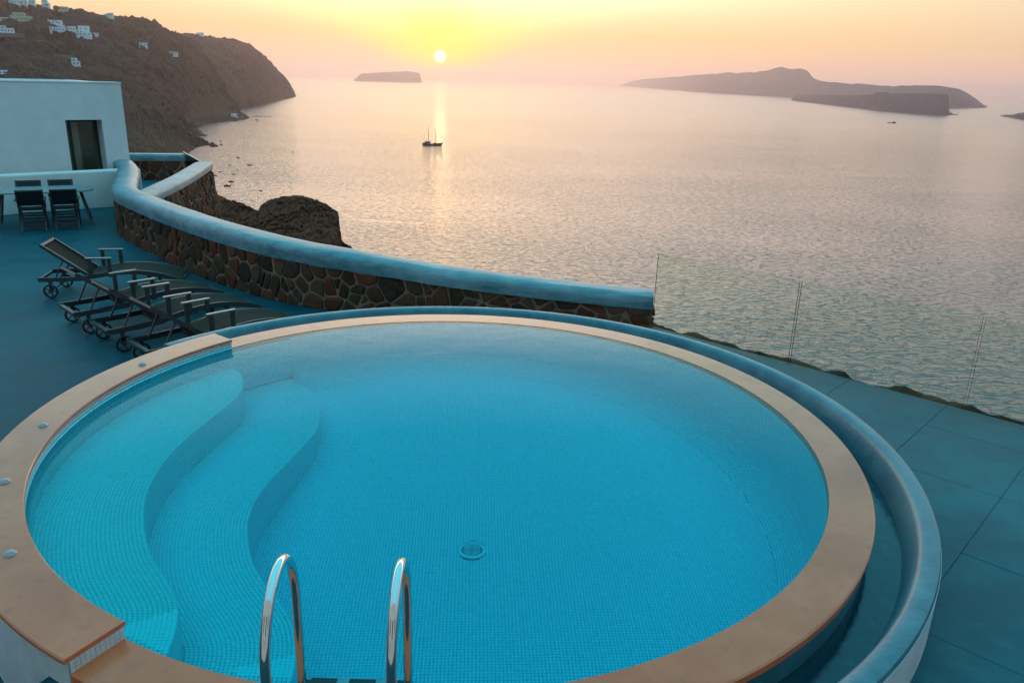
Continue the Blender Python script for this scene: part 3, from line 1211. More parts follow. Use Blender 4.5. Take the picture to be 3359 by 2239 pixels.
def end_surf(u, v, d):
    x, y = WP[-1]
    s, t = Sn[-1], Tn[-1]
    ztop = cap_low(x) + .02
    z0 = DECK - .02
    return (x - s[0] * u + t[0] * (d + .004), y - s[1] * u + t[1] * (d + .004), z0 + (ztop - z0) * v / .72)


stones_on(main_wall, end_surf, WT, .72, .2, 5, .014)


def cap_profile(w, hgt, n=14):
    """rounded white top: (toward the terrace, up)"""
    pr_ = [(.048, 0.0), (.056, hgt * .40), (.050, hgt * .66), (.030, hgt * .84), (-.01, hgt * .94), (-.07, hgt * .985), (-w * .5, hgt * 1.0),
           (-w * .78, hgt * .98), (-w + .0, hgt * .86), (-w - .03, hgt * .6), (-w - .04, hgt * .3), (-w - .03, 0.0)]
    return pr_


vs, fs = [], []
np_ = None
for i in range(len(WP)):
    x, y = WP[i]
    lo = cap_low(x)
    hgt = float(np.interp(x, [-9, -6, -3.5, -1, 1.8], [.25, .265, .25, .22, .20]))
    prof = cap_profile(WT + .04, hgt)
    np_ = len(prof)
    for k, (a, b) in enumerate(prof):
        wob = .013 * fbm((x * 1.7, y * 1.7, k * .6), 4) + .004 * fbm((x * 7, y * 7, k * 1.1), 3)
        vs.append((x + Sn[i][0] * (a + wob), y + Sn[i][1] * (a + wob), lo + b + wob * .8))
for i in range(len(WP) - 1):
    for k in range(np_):
        k2 = (k + 1) % np_
        fs.append((i * np_ + k, i * np_ + k2, (i + 1) * np_ + k2, (i + 1) * np_ + k))
fs.append(tuple(range(np_)))
fs.append(tuple((len(WP) - 1) * np_ + k for k in range(np_ - 1, -1, -1)))
b_ = MB()
b_.v, b_.f = vs, fs
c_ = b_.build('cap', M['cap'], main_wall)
smooth_by_angle(c_, 50)

# ---- second wall: runs out from the first towards the sea, its stone face towards us
wall2 = thing('stone_wall', 'tall dark rubble stone retaining wall with white top, beyond the curved wall', 'wall', (0, 0, 0))
P2 = catmull([(-7.15, 15.2), (-7.30, 16.4), (-7.52, 17.9), (-7.80, 19.4), (-8.16, 21.1), (-8.24, 21.45)], 40)
d2 = np.r_[0, np.cumsum(np.linalg.norm(np.diff(P2, axis=0), axis=1))]
T2 = np.gradient(P2, axis=0)
T2 /= np.linalg.norm(T2, axis=1)[:, None]
S2 = np.stack([T2[:, 1], -T2[:, 0]], 1)             # to the right: towards sea / camera side
Z2LO, Z2H = .20, .18


def wall2_surf(u, v, d):
    x, y = np.interp(u, d2, P2[:, 0]), np.interp(u, d2, P2[:, 1])
    sx, sy = np.interp(u, d2, S2[:, 0]), np.interp(u, d2, S2[:, 1])
    bat = .13 * (2.9 - v)
    return (x + sx * (d + bat), y + sy * (d + bat), Z2LO + .02 - 2.9 + v)


vs, fs = [], []
for i in range(len(P2)):
    x, y = P2[i]
    for a, z_ in ((.13 * 3.4, Z2LO - 3.4), (0, Z2LO + .06), (-.36, Z2LO + .06), (-.36, Z2LO - 3.4)):
        vs.append((x + S2[i][0] * a, y + S2[i][1] * a, z_))
for i in range(len(P2) - 1):
    for k in range(3):
        fs.append((i * 4 + k, i * 4 + k + 1, (i + 1) * 4 + k + 1, (i + 1) * 4 + k))
fs.append((0, 1, 2, 3))
e = (len(P2) - 1) * 4
fs.append((e, e + 3, e + 2, e + 1))
mesh_obj('mortar_core', vs, fs, M['mortar'], wall2)
stones_on(wall2, wall2_surf, d2[-1], 2.9, .235, 33, .014, 1.0, .035, keep=lambda c: c.y > 2.9 - (.7 + c.x * .38))
vs, fs = [], []
prof = cap_profile(.40, Z2H)
for i in range(len(P2)):
    x, y = P2[i]
    for k, (a, b) in enumerate(prof):
        wob = .007 * fbm((x * 1.7, y * 1.7, k * .6), 3)
        vs.append((x + S2[i][0] * (a + wob), y + S2[i][1] * (a + wob), Z2LO + b + wob))
n_ = len(prof)
for i in range(len(P2) - 1):
    for k in range(n_):
        fs.append((i * n_ + k, i * n_ + (k + 1) % n_, (i + 1) * n_ + (k + 1) % n_, (i + 1) * n_ + k))
fs.append(tuple(range(n_)))
fs.append(tuple((len(P2) - 1) * n_ + k for k in range(n_ - 1, -1, -1)))
b_ = MB()
b_.v, b_.f = vs, fs
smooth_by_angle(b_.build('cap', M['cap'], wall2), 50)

# ---- third wall at the back of the small terrace
wall3 = thing('stone_wall', 'short dark stone wall with white top behind the corner of the white house', 'wall', (0, 0, 0))
A3, B3 = np.array([-12.2, 23.55]), np.array([-10.05, 24.10])
t3 = (B3 - A3) / np.linalg.norm(B3 - A3)
s3 = np.array([t3[1], -t3[0]])
L3 = np.linalg.norm(B3 - A3)
Z3B, Z3 = -.60, .19


def wall3_surf(u, v, d):
    return (A3[0] + t3[0] * u + s3[0] * d, A3[1] + t3[1] * u + s3[1] * d, Z3B + v)


mb = MB()
ctr = (A3 + B3) / 2 - s3 * .18
rot3 = Matrix.Rotation(math.atan2(t3[1], t3[0]), 3, 'Z')
mb.box((ctr[0], ctr[1], (Z3B + Z3) / 2 - .5), (L3, .36, Z3 - Z3B + 1.0), rot3)
mb.build('mortar_core', M['mortar'], wall3)
stones_on(wall3, wall3_surf, L3, Z3 - Z3B - .10, .27, 44, .014, 1.0, .035)
pth = []
for k in range(9):
    c3 = A3 + t3 * (L3 * k / 8)
    pth.append(((c3[0], c3[1], Z3 - .10), (s3[0], s3[1], 0), (0, 0, 1)))
mb = MB()
mb.sweep(pth, cap_profile(.40, .20))
smooth_by_angle(mb.build('cap', M['cap'], wall3), 50)
# floor of the small terrace
tag(mesh_obj('small_terrace', [(-7.72, 16.1, -.48), (-7.45, 16.2, -.48), (-8.40, 21.3, -.48), (-9.9, 24.2, -.48), (-13, 24.0, -.48), (-9.35, 19.8, -.48),
                               (-7.72, 16.1, -.9), (-7.45, 16.2, -.9), (-8.40, 21.3, -.9), (-9.9, 24.2, -.9), (-13, 24.0, -.9), (-9.35, 19.8, -.9)],
             [(0, 1, 2, 3, 4, 5), (0, 6, 7, 1), (1, 7, 8, 2), (2, 8, 9, 3), (3, 9, 10, 4), (4, 10, 11, 5), (5, 11, 6, 0)], M['slab']), kind='structure')


def glass_panel(a, b, zb, zt, label, th=.014):
    a, b = Vector(a), Vector(b)
    t = (b - a).normalized()
    L = (b - a).length
    root = thing('glass_panel', label, 'glass panel', (a.x, a.y, zb), math.atan2(t.y, t.x), 'frameless glass balustrade panels')
    hx_, hz_g = L - .006, zt - zb
    gv = [(x_, y_, z_) for z_ in (0, hz_g) for y_ in (-th / 2, th / 2) for x_ in (.006, hx_)]
    mesh_obj('pane', gv, [(0, 1, 5, 4), (2, 6, 7, 3), (0, 4, 6, 2), (1, 3, 7, 5)], M['glass'], root)
    for x0 in (.006, L - .006):
        MB().box((x0, 0, (zt - zb) / 2), (.0035, th + .002, zt - zb)).build('polished_edge', M['glass_edge'], root)
    return root


g_lab = ['frameless glass panel nearest the end of the curved stone wall', 'frameless glass panel in the middle of the balustrade above the sea', 'frameless glass panel at the right edge of the picture', 'frameless glass panel farthest to the right, mostly out of view']
for k in range(3):
    glass_panel(GL[k] + gdir * (.006), GL[k + 1] - gdir * (.006), DECK2 - .02, .655, g_lab[k])
gp = glass_panel((-9.95, 23.85), (-8.46, 21.35), -.5, .38, 'small glass panel between two stone walls by the white house')
MB().box((1.455, 0, .885), (2.89, .02, .012)).build('top_edge', m_flat('sunlit_glass_edge', (.75, .68, .5), .3, .5), gp)  # sun gleam along the glass edge, painted as a pale warm strip

# ---- rough rock along the outer foot of the glass
rs = random.Random(4)
vs, fs = [], []
nL = 110
for i in range(nL):
    t_ = -.35 + 8.6 * i / (nL - 1)
    c = GL[0] + gdir * t_
    w = .30 + .16 * fbm((t_ * 1.3, 2, 5), 4) + .07 * fbm((t_ * 5.0, 7, 5), 3)
    w = max(.12, w)
    hh = .07 * fbm((t_ * 2.2, 9, 1), 4)
    for d_, z_ in ((.03, -.40), (.065, -.375 + hh * .3), (w * .6, -.36 + hh), (w, -.40 + hh * .8), (w + .05, -.60), (w + .25, -1.6), (w + .5, -2.6)):
        j_ = .018 * fbm((t_ * 9, d_ * 9, 3), 3)
        vs.append((c.x + gout.x * (d_ + j_), c.y + gout.y * (d_ + j_), z_ + j_))
for i in range(nL - 1):
    for k in range(6):
        fs.append((i * 7 + k, i * 7 + k + 1, (i + 1) * 7 + k + 1, (i + 1) * 7 + k))
o = mesh_obj('rock_ledge', vs, fs, M['ledge'])
tag(o, 'rough dark rock ledge along the outer foot of the glass panels', 'rock ledge')

# ---- low white-topped wall peeping over the curved wall
lw = thing('low_wall', 'low white topped wall just visible beyond the curved stone wall', 'wall', (0, 0, 0))
pp = catmull([(-3.62, 17.55), (-2.8, 16.8), (-1.9, 16.2), (-.2, 15.6), (1.2, 15.5)], 24)
pt = np.gradient(pp, axis=0)
pt /= np.linalg.norm(pt, axis=1)[:, None]
pth = [((x, y, -1.36 + 0.0 * k), (t[1], -t[0], 0), (0, 0, 1)) for k, ((x, y), t) in enumerate(zip(pp, pt))]
mb = MB()
mb.sweep(pth, cap_profile(.36, .18))
smooth_by_angle(mb.build('cap', M['cap'], lw), 50)
mb = MB()
mb.sweep(pth, [(0, -2.5), (0, .05), (-.3, .05), (-.3, -2.5)])
mb.build('core', M['mortar'], lw)

# ================================================================== swimming pool
pool = thing('swimming_pool', 'round infinity pool with blue mosaic, wavy underwater steps and a beige stone rim', 'swimming pool', (PC.x, PC.y, 0))
A_FAR, A_NEAR = 143.0, 242.5          # the raised coping runs from the far left to the near left (degrees)

# rim: flat ring of sandstone, water-level (open under the raised coping too)
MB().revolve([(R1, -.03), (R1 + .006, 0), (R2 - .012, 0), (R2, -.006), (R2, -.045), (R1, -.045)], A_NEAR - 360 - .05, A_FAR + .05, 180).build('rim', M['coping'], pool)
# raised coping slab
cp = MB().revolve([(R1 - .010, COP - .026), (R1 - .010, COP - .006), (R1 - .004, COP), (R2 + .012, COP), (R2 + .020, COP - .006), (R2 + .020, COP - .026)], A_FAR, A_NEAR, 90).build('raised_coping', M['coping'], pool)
MB().revolve([(R1 + .004, -.05), (R1 + .004, COP - .026), (R2 - .004, COP - .026), (R2 - .004, -.05)], A_FAR + .09, A_NEAR - .09, 90).build('coping_bed', M['grout'], pool)
# outer wall of the raised part, down to the terrace
MB().revolve([(R2 - .03, -.8), (R2 - .03, .066), (R2 - .001, .066), (R2 - .001, -.8)], A_FAR + 2, A_NEAR - .15, 90).build('outer_wall', M['poolwall'], pool)
# basin shell behind the tiles
PROF = [(R1, 0.0), (R1, -.62), (2.915, -.72), (2.86, -.81), (2.79, -.87), (2.72, -.90)]
# overflow channel and its kerb
TA0, TA1 = -78.0, 149.0
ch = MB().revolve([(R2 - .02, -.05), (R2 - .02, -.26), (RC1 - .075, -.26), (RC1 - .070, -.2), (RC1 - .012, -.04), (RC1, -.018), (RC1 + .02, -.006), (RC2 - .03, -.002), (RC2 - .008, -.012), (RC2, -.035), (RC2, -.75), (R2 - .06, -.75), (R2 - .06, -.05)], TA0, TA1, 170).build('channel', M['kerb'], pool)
smooth_by_angle(ch, 40)
MB().revolve([(RC2 - .02, -.75), (RC2 - .02, -.045), (RC2 + .004, -.040), (RC2 + .004, -.75)], TA0 + .3, 70, 120).build('kerb_face', M['poolwall'], pool)
tw = MB().revolve([(R2 - .025, -.22), (R2 - .025, -.205), (RC1 - .05, -.205), (RC1 - .05, -.22)], TA0 + .5, TA1 - .5, 170).build('channel_water', M['trough_water'], None, loc=(PC.x, PC.y, 0))
tag(tw, kind='structure')

# ---- steps: wavy front edges (offsets from the pool centre)
T1 = [(-2.62, 2.15), (-2.39, 1.80), (-2.20, 1.54), (-2.08, 1.26), (-2.04, .98), (-2.07, .67), (-2.13, .24), (-2.16, -.17), (-2.13, -.54), (-2.05, -.90), (-1.91, -1.24), (-1.71, -1.59), (-1.50, -1.85), (-1.36, -2.03), (-1.28, -2.22), (-1.23, -2.44), (-1.19, -2.75), (-1.18, -3.05)]
T2_ = [(-2.05, 2.55), (-1.80, 2.16), (-1.54, 1.80), (-1.36, 1.33), (-1.30, .90), (-1.34, .53), (-1.41, .11), (-1.45, -.26), (-1.43, -.59), (-1.35, -.89), (-1.21, -1.21), (-1.05, -1.45), (-.88, -1.66), (-.74, -1.88), (-.66, -2.15), (-.63, -2.5), (-.64, -3.1)]
ZT1, ZT2, ZF = -.20, -.50, -.90
PITCH, GAP, TH = .026, .0024, .0020

tiles = []            # centre, edge vector a, edge vector b, normal, half sizes


def quad_tile(p, q_, r_, s):
    """corners in order; remember as a tile"""
    p, q_, r_, s = [np.array(v, float) for v in (p, q_, r_, s)]
    c = (p + q_ + r_ + s) / 4
    a = ((q_ - p) + (r_ - s)) / 4
    b = ((s - p) + (r_ - q_)) / 4
    tiles.append((c, a, b))


def left_of(poly, x, y):
    """x of the front edge at height y (the edges are single valued in y)"""
    return np.interp(y, poly[:, 1], poly[:, 0])


c1 = catmull(T1, 400)
c2 = catmull(T2_, 400)
c1s = c1[np.argsort(c1[:, 1])]
c2s = c2[np.argsort(c2[:, 1])]


bs_ = MB().revolve([(R1 + .003, -.046)] + [(r + .003, z - .003) for r, z in PROF[1:]] + [(.01, -.904), (.01, -1.05), (R1 + .12, -1.05), (R1 + .12, -.046)], 0, 360, 160).build('basin', M['grout'], pool)
for v in bs_.data.vertices:
    if v.co.z < -.2 and v.co.x > np.interp(v.co.y, c2s[:, 1], c2s[:, 0]) - .05 or v.co.z < -.2 and v.co.y < 1.2:
        v.co.z *= .955 - .125 * v.co.y


def step_mesh(curve, ztop, zbot, name):
    """solid step: region between the front edge and the pool wall"""
    inside = curve[np.hypot(curve[:, 0], curve[:, 1]) < R1 + .03]
    inside = resample(inside, 90)
    a_s = math.atan2(inside[0][1], inside[0][0]) % (2 * PI)
    a_e = math.atan2(inside[-1][1], inside[-1][0]) % (2 * PI)
    arc = [((R1 + .03) * math.cos(a), (R1 + .03) * math.sin(a)) for a in np.linspace(a_e, a_s, 60)]
    poly = [tuple(v) for v in inside] + arc[1:-1]
    tri = tessellate_polygon([[Vector((x, y, 0)) for x, y in poly]])
    n_ = len(poly)
    vs = [(x, y, ztop) for x, y in poly] + [(x, y, zbot) for x, y in poly]
    fs = []
    for t in tri:
        a, b, c = [poly[i] for i in t]
        cr = (b[0] - a[0]) * (c[1] - a[1]) - (b[1] - a[1]) * (c[0] - a[0])
        fs.append(tuple(t) if cr > 0 else (t[0], t[2], t[1]))
    fs += [(i, (i + 1) % n_, n_ + (i + 1) % n_, n_ + i) for i in range(n_)]
    return mesh_obj(name, vs, fs, M['grout'], pool)


step_mesh(c1, ZT1 - .002, -1.15, 'upper_step')
step_mesh(c2, ZT2 - .002, -1.3, 'lower_step')


def rows_of_tiles(curve, z, stop):
    """rows that follow the wavy edge and ease out to the left"""
    cur = resample(curve, 500)
    cur = cur[np.argsort(-cur[:, 1])]
    for k in range(60):
        L_ = np.linalg.norm(np.diff(cur, axis=0), axis=1).sum()
        n_ = int(L_ / PITCH)
        rw = resample(cur, n_ + 1)
        tg = np.gradient(rw, axis=0)
        tg /= np.linalg.norm(tg, axis=1)[:, None]
        nm = np.stack([tg[:, 1], -tg[:, 0]], 1)          # to the left
        ease = min(1.0, k / 34.0)
        nm = nm * (1 - ease) + np.array([-1.0, 0.0]) * ease
        nm /= np.linalg.norm(nm, axis=1)[:, None]
        nxt = rw + nm * PITCH
        cen = (rw[:-1] + rw[1:] + nxt[:-1] + nxt[1:]) / 4
        rr = np.hypot(cen[:, 0], cen[:, 1])
        ok = rr < R1 - .012
        if stop is not None:
            ok &= cen[:, 0] > np.interp(cen[:, 1], stop[:, 1], stop[:, 0]) - .006
        if not ok.any():
            break
        for j in np.nonzero(ok)[0]:
            quad_tile((rw[j][0], rw[j][1], z), (rw[j + 1][0], rw[j + 1][1], z), (nxt[j + 1][0], nxt[j + 1][1], z), (nxt[j][0], nxt[j][1], z))
        cur = resample(nxt, 500)


rows_of_tiles(c1, ZT1, None)
rows_of_tiles(c2, ZT2, c1s)


def riser_tiles(curve, ztop, zbot):
    n_ = int(np.linalg.norm(np.diff(curve, axis=0), axis=1).sum() / PITCH)
    rw = resample(curve, n_ + 1)
    nz = int(round((ztop - zbot) / PITCH))
    hz = (ztop - zbot) / nz
    for j in range(n_):
        m_ = (rw[j] + rw[j + 1]) / 2
        if np.hypot(*m_) > R1:
            continue
        for k in range(nz):
            z0, z1 = zbot + k * hz, zbot + (k + 1) * hz
            # order so that the normal points to the right (into the pool)
            quad_tile((rw[j][0], rw[j][1], z0), (rw[j][0], rw[j][1], z1), (rw[j + 1][0], rw[j + 1][1], z1), (rw[j + 1][0], rw[j + 1][1], z0))


o1 = c1[np.argsort(-c1[:, 1])]
o2 = c2[np.argsort(-c2[:, 1])]
riser_tiles(o1, ZT1, ZT2)
riser_tiles(o2, ZT2, -1.2)
# floor: square grid
DR = np.array((-.272 - PC.x, 5.46 - PC.y))
rot_f = R(3.0)
cf, sf = math.cos(rot_f), math.sin(rot_f)
N_ = int(2.75 / PITCH)
for ix in range(-N_, N_ + 1):
    for iy in range(-N_, N_ + 1):
        x, y = ix * PITCH, iy * PITCH
        X, Y = x * cf - y * sf, x * sf + y * cf
        if X * X + Y * Y > 2.714 ** 2:
            continue
        if X < np.interp(Y, c2s[:, 1], c2s[:, 0]) - .006:
            continue
        if (X - DR[0]) ** 2 + (Y - DR[1]) ** 2 < .115 ** 2:
            continue
        hx = PITCH / 2
        cs = [(-hx, -hx), (hx, -hx), (hx, hx), (-hx, hx)]
        quad_tile(*[(X + a * cf - b * sf, Y + a * sf + b * cf, ZF) for a, b in cs])
# cove and wall
seg = []
for (ra, za), (rb, zb_) in zip(PROF[:-1], PROF[1:]):
    ln = math.hypot(rb - ra, zb_ - za)
    k_ = max(1, round(ln / PITCH))
    for i in range(k_):
        seg.append(((ra + (rb - ra) * i / k_, za + (zb_ - za) * i / k_), (ra + (rb - ra) * (i + 1) / k_, za + (zb_ - za) * (i + 1) / k_)))
n_ang = int(2 * PI * R1 / PITCH)
for (ra, za), (rb, zb_) in seg:
    if za > -.03:
        continue
    for k in range(n_ang):
        a0, a1 = 2 * PI * k / n_ang, 2 * PI * (k + 1) / n_ang
        xm, ym = ra * math.cos(a0), ra * math.sin(a0)
        zc = (za + zb_) / 2
        if zc < ZT1 and xm < np.interp(ym, c1s[:, 1], c1s[:, 0]):
            continue
        if zc < ZT2 and xm < np.interp(ym, c2s[:, 1], c2s[:, 0]):
            continue
        quad_tile((ra * math.cos(a0), ra * math.sin(a0), za), (rb * math.cos(a0), rb * math.sin(a0), zb_), (rb * math.cos(a1), rb * math.sin(a1), zb_), (ra * math.cos(a1), ra * math.sin(a1), za))
# band of tiles under the raised coping, and its two ends
nb_ = int(R(A_NEAR - A_FAR) * R1 / PITCH)
rows3 = 3
hz = (COP - .026 + .014) / rows3
for k in range(nb_):
    a0 = R(A_FAR + .1) + R(A_NEAR - A_FAR - .2) * k / nb_
    a1 = R(A_FAR + .1) + R(A_NEAR - A_FAR - .2) * (k + 1) / nb_
    for i in range(-1, rows3):
        z0, z1 = -.014 + i * hz, -.014 + (i + 1) * hz
        if i < 0:
            continue
        quad_tile((R1 * math.cos(a0), R1 * math.sin(a0), z1), (R1 * math.cos(a0), R1 * math.sin(a0), z0), (R1 * math.cos(a1), R1 * math.sin(a1), z0), (R1 * math.cos(a1), R1 * math.sin(a1), z1))
n_w = 11
for ang_, sgn in ((A_NEAR, 1), (A_FAR, -1)):
    a = R(ang_)
    ur = np.array((math.cos(a), math.sin(a), 0))
    for k in range(n_w):
        for i in range(rows3):
            r0, r1_ = R1 + .004 + (R2 - R1 - .008) * k / n_w, R1 + .004 + (R2 - R1 - .008) * (k + 1) / n_w
            hh = (COP - .026) / rows3
            z0, z1 = i * hh, (i + 1) * hh
            c4 = [ur * r0 + (0, 0, z0), ur * r1_ + (0, 0, z0), ur * r1_ + (0, 0, z1), ur * r0 + (0, 0, z1)]
            quad_tile(*(c4[::-1] if sgn > 0 else c4))

# ---- lay them: the ones that show largest as pieces of their own, the rest as one mosaic
# the floor falls from the far side to the ladder side


def deepen(z, y):
    return z * (.955 - .125 * y)


low_set = np.array([(math.hypot(t[0][0], t[0][1]) > 2.6 or (t[0][2] < -.85 and abs(np.cross(t[1], t[2])[2]) > 1e-4)) and t[0][2] < -.02 and abs(t[0][2] - ZT1) > 1e-6 and abs(t[0][2] - ZT2) > 1e-6
                    and t[0][0] > np.interp(t[0][1], c2s[:, 1], c2s[:, 0]) - .03 for t in tiles])
TC = np.array([t[0] for t in tiles])
TA = np.array([t[1] for t in tiles])
TB = np.array([t[2] for t in tiles])
ctr_y = TC[:, 1].copy()
for arr in (TA, TB):
    hi, lo_ = TC + arr, TC - arr
    dzz = (deepen(hi[:, 2], hi[:, 1]) - deepen(lo_[:, 2], lo_[:, 1])) / 2
    arr[low_set, 2] = dzz[low_set]
TC[low_set, 2] = deepen(TC[low_set, 2], TC[low_set, 1])
TNm = np.cross(TA, TB)
TNm /= np.linalg.norm(TNm, axis=1)[:, None]
cam_l = np.array((CAM.x - PC.x, CAM.y - PC.y, CAM.z))
vd = cam_l - TC
facing = (TNm * vd).sum(1)
# floor, steps and walls all face inwards; flip any that do not
inward = np.where(np.abs(TNm[:, 2]) > .5, TNm[:, 2], -(TNm[:, 0] * TC[:, 0] + TNm[:, 1] * TC[:, 1]))
flip = inward < 0
flip &= ~((TC[:, 2] > 0) & (np.hypot(TC[:, 0], TC[:, 1]) > R1 + .005))
TA[flip], TB[flip] = TB[flip].copy(), TA[flip].copy()
TNm[flip] *= -1
la, lb = np.linalg.norm(TA, axis=1), np.linalg.norm(TB, axis=1)
sa = np.maximum(.2, (la - GAP / 2) / la)
sb = np.maximum(.2, (lb - GAP / 2) / lb)
dv = TC - cam_l
dep = dv @ np.array(_f)
fpx = 27.591 / 36 * 1024
px = 512 + fpx * (dv @ np.array(_r)) / dep
py = 341 - fpx * (dv @ np.array(_u)) / dep
tcr = np.where(TC[:, 2] < -.001, cam_l[2] / (cam_l[2] - TC[:, 2]), 1.0)
cross = cam_l + dv * tcr[:, None]
clear = np.hypot(cross[:, 0], cross[:, 1]) < R1 - .01
clear |= TC[:, 2] > -.001
wallish = (np.abs(TNm[:, 2]) < .3) & (np.hypot(TC[:, 0], TC[:, 1]) > R1 - .05)
clear &= ~(wallish & (TC[:, 1] < 0) & (TC[:, 2] < .0))
in_view = (px > 4) & (px < 1020) & (py > 4) & (py < 676) & clear
at_end = (TC[:, 2] > 0) & (np.hypot(TC[:, 0], TC[:, 1]) > R1 + .005)
in_view &= ~(at_end & (TC[:, 1] > 0))
order = np.argsort(np.where(in_view, np.linalg.norm(dv, axis=1), 1e9))[:300]
single = np.zeros(len(tiles), bool)
single[order] = True
unit = bpy.data.meshes.new('tile')
unit.from_pydata([(-1, -1, 0), (1, -1, 0), (1, 1, 0), (-1, 1, 0), (-1, -1, 1), (1, -1, 1), (1, 1, 1), (-1, 1, 1)], [], [(4, 5, 6, 7), (0, 1, 5, 4), (1, 2, 6, 5), (2, 3, 7, 6), (3, 0, 4, 7)])
unit.materials.append(M['tile'])
unit_dry = unit.copy()
unit_dry.materials.clear()
unit_dry.materials.append(M['tile_dry'])
for i in order:
    o = bpy.data.objects.new('tile', unit_dry if TC[i][2] > .002 else unit)
    col.objects.link(o)
    o.parent = pool
    a, b, n_ = TA[i] * sa[i], TB[i] * sb[i], TNm[i] * TH
    o.matrix_local = Matrix(((a[0], b[0], n_[0], TC[i][0]), (a[1], b[1], n_[1], TC[i][1]), (a[2], b[2], n_[2], TC[i][2]), (0, 0, 0, 1)))
idx = np.nonzero(~single)[0]
A_, B_, C_, Nn = TA[idx] * sa[idx, None], TB[idx] * sb[idx, None], TC[idx], TNm[idx] * TH
corners = np.stack([C_ - A_ - B_, C_ + A_ - B_, C_ + A_ + B_, C_ - A_ + B_], 1)
V8 = np.concatenate([corners, corners + Nn[:, None, :]], 1).reshape(-1, 3)
fq = np.array([(4, 5, 6, 7), (0, 1, 5, 4), (1, 2, 6, 5), (2, 3, 7, 6), (3, 0, 4, 7)])
F5 = (fq[None] + (np.arange(len(idx)) * 8)[:, None, None]).reshape(-1)
me = bpy.data.meshes.new('mosaic')
me.vertices.add(len(V8))
me.vertices.foreach_set('co', V8.ravel())
me.loops.add(len(F5))
me.loops.foreach_set('vertex_index', F5)
me.polygons.add(len(F5) // 4)
me.polygons.foreach_set('loop_start', np.arange(0, len(F5), 4))
me.update(calc_edges=True)
me.materials.append(M['tile'])
me.materials.append(M['tile_dry'])
me.polygons.foreach_set('material_index', np.repeat((C_[:, 2] > .002).astype(np.int32), 5))
mo = bpy.data.objects.new('mosaic', me)
col.objects.link(mo)
mo.parent = pool
mo['kind'] = 'stuff'

# drain in the floor
dr = MB().revolve([(.085, 0), (.085, .010), (.112, .006), (.115, 0)], 0, 360, 40, center=(DR[0], DR[1])).build('drain', m_flat('drain_plastic', (.45, .72, .78), .4), pool)
dr.location.z = ZF * (.955 - .125 * DR[1])
gm = MB()
gm.revolve([(.001, .0015), (.084, .0015)], 0, 360, 32, False, center=(DR[0], DR[1]))
g_ = gm.build('drain_well', m_flat('drain_dark', (.02, .06, .09), .7), dr)
gm = MB()
for r_ in (.030, .048, .066):
    gm.revolve([(r_ - .006, .002), (r_ - .006, .008), (r_ + .006, .008), (r_ + .006, .002)], 0, 360, 32, center=(DR[0], DR[1]))
gm.box((DR[0], DR[1], .005), (.15, .012, .006))
gm.box((DR[0], DR[1], .005), (.012, .15, .006))
gm.build('grate', m_flat('grate_plastic', (.40, .66, .72), .4), dr)
# underwater lamp on the wall, far left
a = R(139.0)
lc = Vector((math.cos(a) * (R1 - .004), math.sin(a) * (R1 - .004), -.24))
mb = MB()
mb.revolve([(.004, .012), (.075, .010), (.10, 0)], 0, 360, 28, False)
lm_ = mb.build('pool_light', m_flat('lamp_lens', (.62, .80, .82), .25), pool)
lm_.location = lc
lm_.rotation_euler = (PI / 2, 0, a - PI / 2 + PI)
# little dome lights on the coping
for ang_ in (161.4, 187.4, 204.4, 222.5):
    a = R(ang_)
    mb = MB().revolve([(.001, .022), (.014, .021), (.026, .015), (.032, .006), (.036, .003), (.037, 0), (.001, 0)], 0, 360, 20, True)
    s_ = mb.build('dome_light', M['stud'], pool, smooth=True)
    s_.location = (3.055 * math.cos(a), 3.055 * math.sin(a), COP)

# water: closed body, walls and floor of the basin stand inside its skin
wv, wf = [], []
nW = 128
for z_ in (-.004, -1.42):
    for k in range(nW):
        a = 2 * PI * k / nW
        wv.append((PC.x + (R1 + .02) * math.cos(a), PC.y + (R1 + .02) * math.sin(a), z_))
wf.append(tuple(range(nW)))
wf.append(tuple(range(2 * nW - 1, nW - 1, -1)))
for k in range(nW):
    wf.append((k, nW + k, nW + (k + 1) % nW, (k + 1) % nW))
tag(mesh_obj('pool_water', wv, wf, M['pool_water']), kind='structure')

# ================================================================== ladder
lad = thing('pool_ladder', 'polished steel pool ladder with two arched handrails at the near edge', 'ladder', (-.686, 2.75, -.1))


def rail_path():
    pts = [(2.52, -.10), (2.52, .20), (2.52, .46), (2.545, .57), (2.60, .675), (2.68, .745), (2.765, .772), (2.85, .752), (2.92, .685), (2.96, .585), (2.972, .45), (2.972, .20), (2.972, -.2), (2.972, -.72)]
    return catmull([(0, y, z) for y, z in pts], 60)


rp = rail_path()
for x in (-.935, -.437):
    pts = [(x + .686, y - 2.75, z + .1) for _, y, z in rp]
    rl = MB().tube(pts, .0215, 18).build('rail', M['steel'], lad, smooth=True)
    MB().revolve([(.022, 0), (.022, .02), (.045, .012), (.05, 0)], 0, 360, 24, center=(x + .686, 2.52 - 2.75)).build('flange', M['steel'], rl, smooth=True)
for zs in (-.06, -.34):
    st_ = MB().box((0, 3.02 - 2.75, zs + .1), (.47, .085, .022)).build('step', m_flat('step_plate', (.36, .46, .50), .35, .5), lad)
    for dx in (-.165, .02, .20) if zs > -.1 else ():
        MB().box((dx, 3.02 - 2.75, zs + .1 + .013), (.125, .066, .006)).build('grip_pad', M['rubber'], st_)
    for sx in (-1, 1):
        MB().box((sx * .24, 3.0 - 2.75, zs + .085), (.03, .08, .06)).build('bracket', M['rubber'], st_)


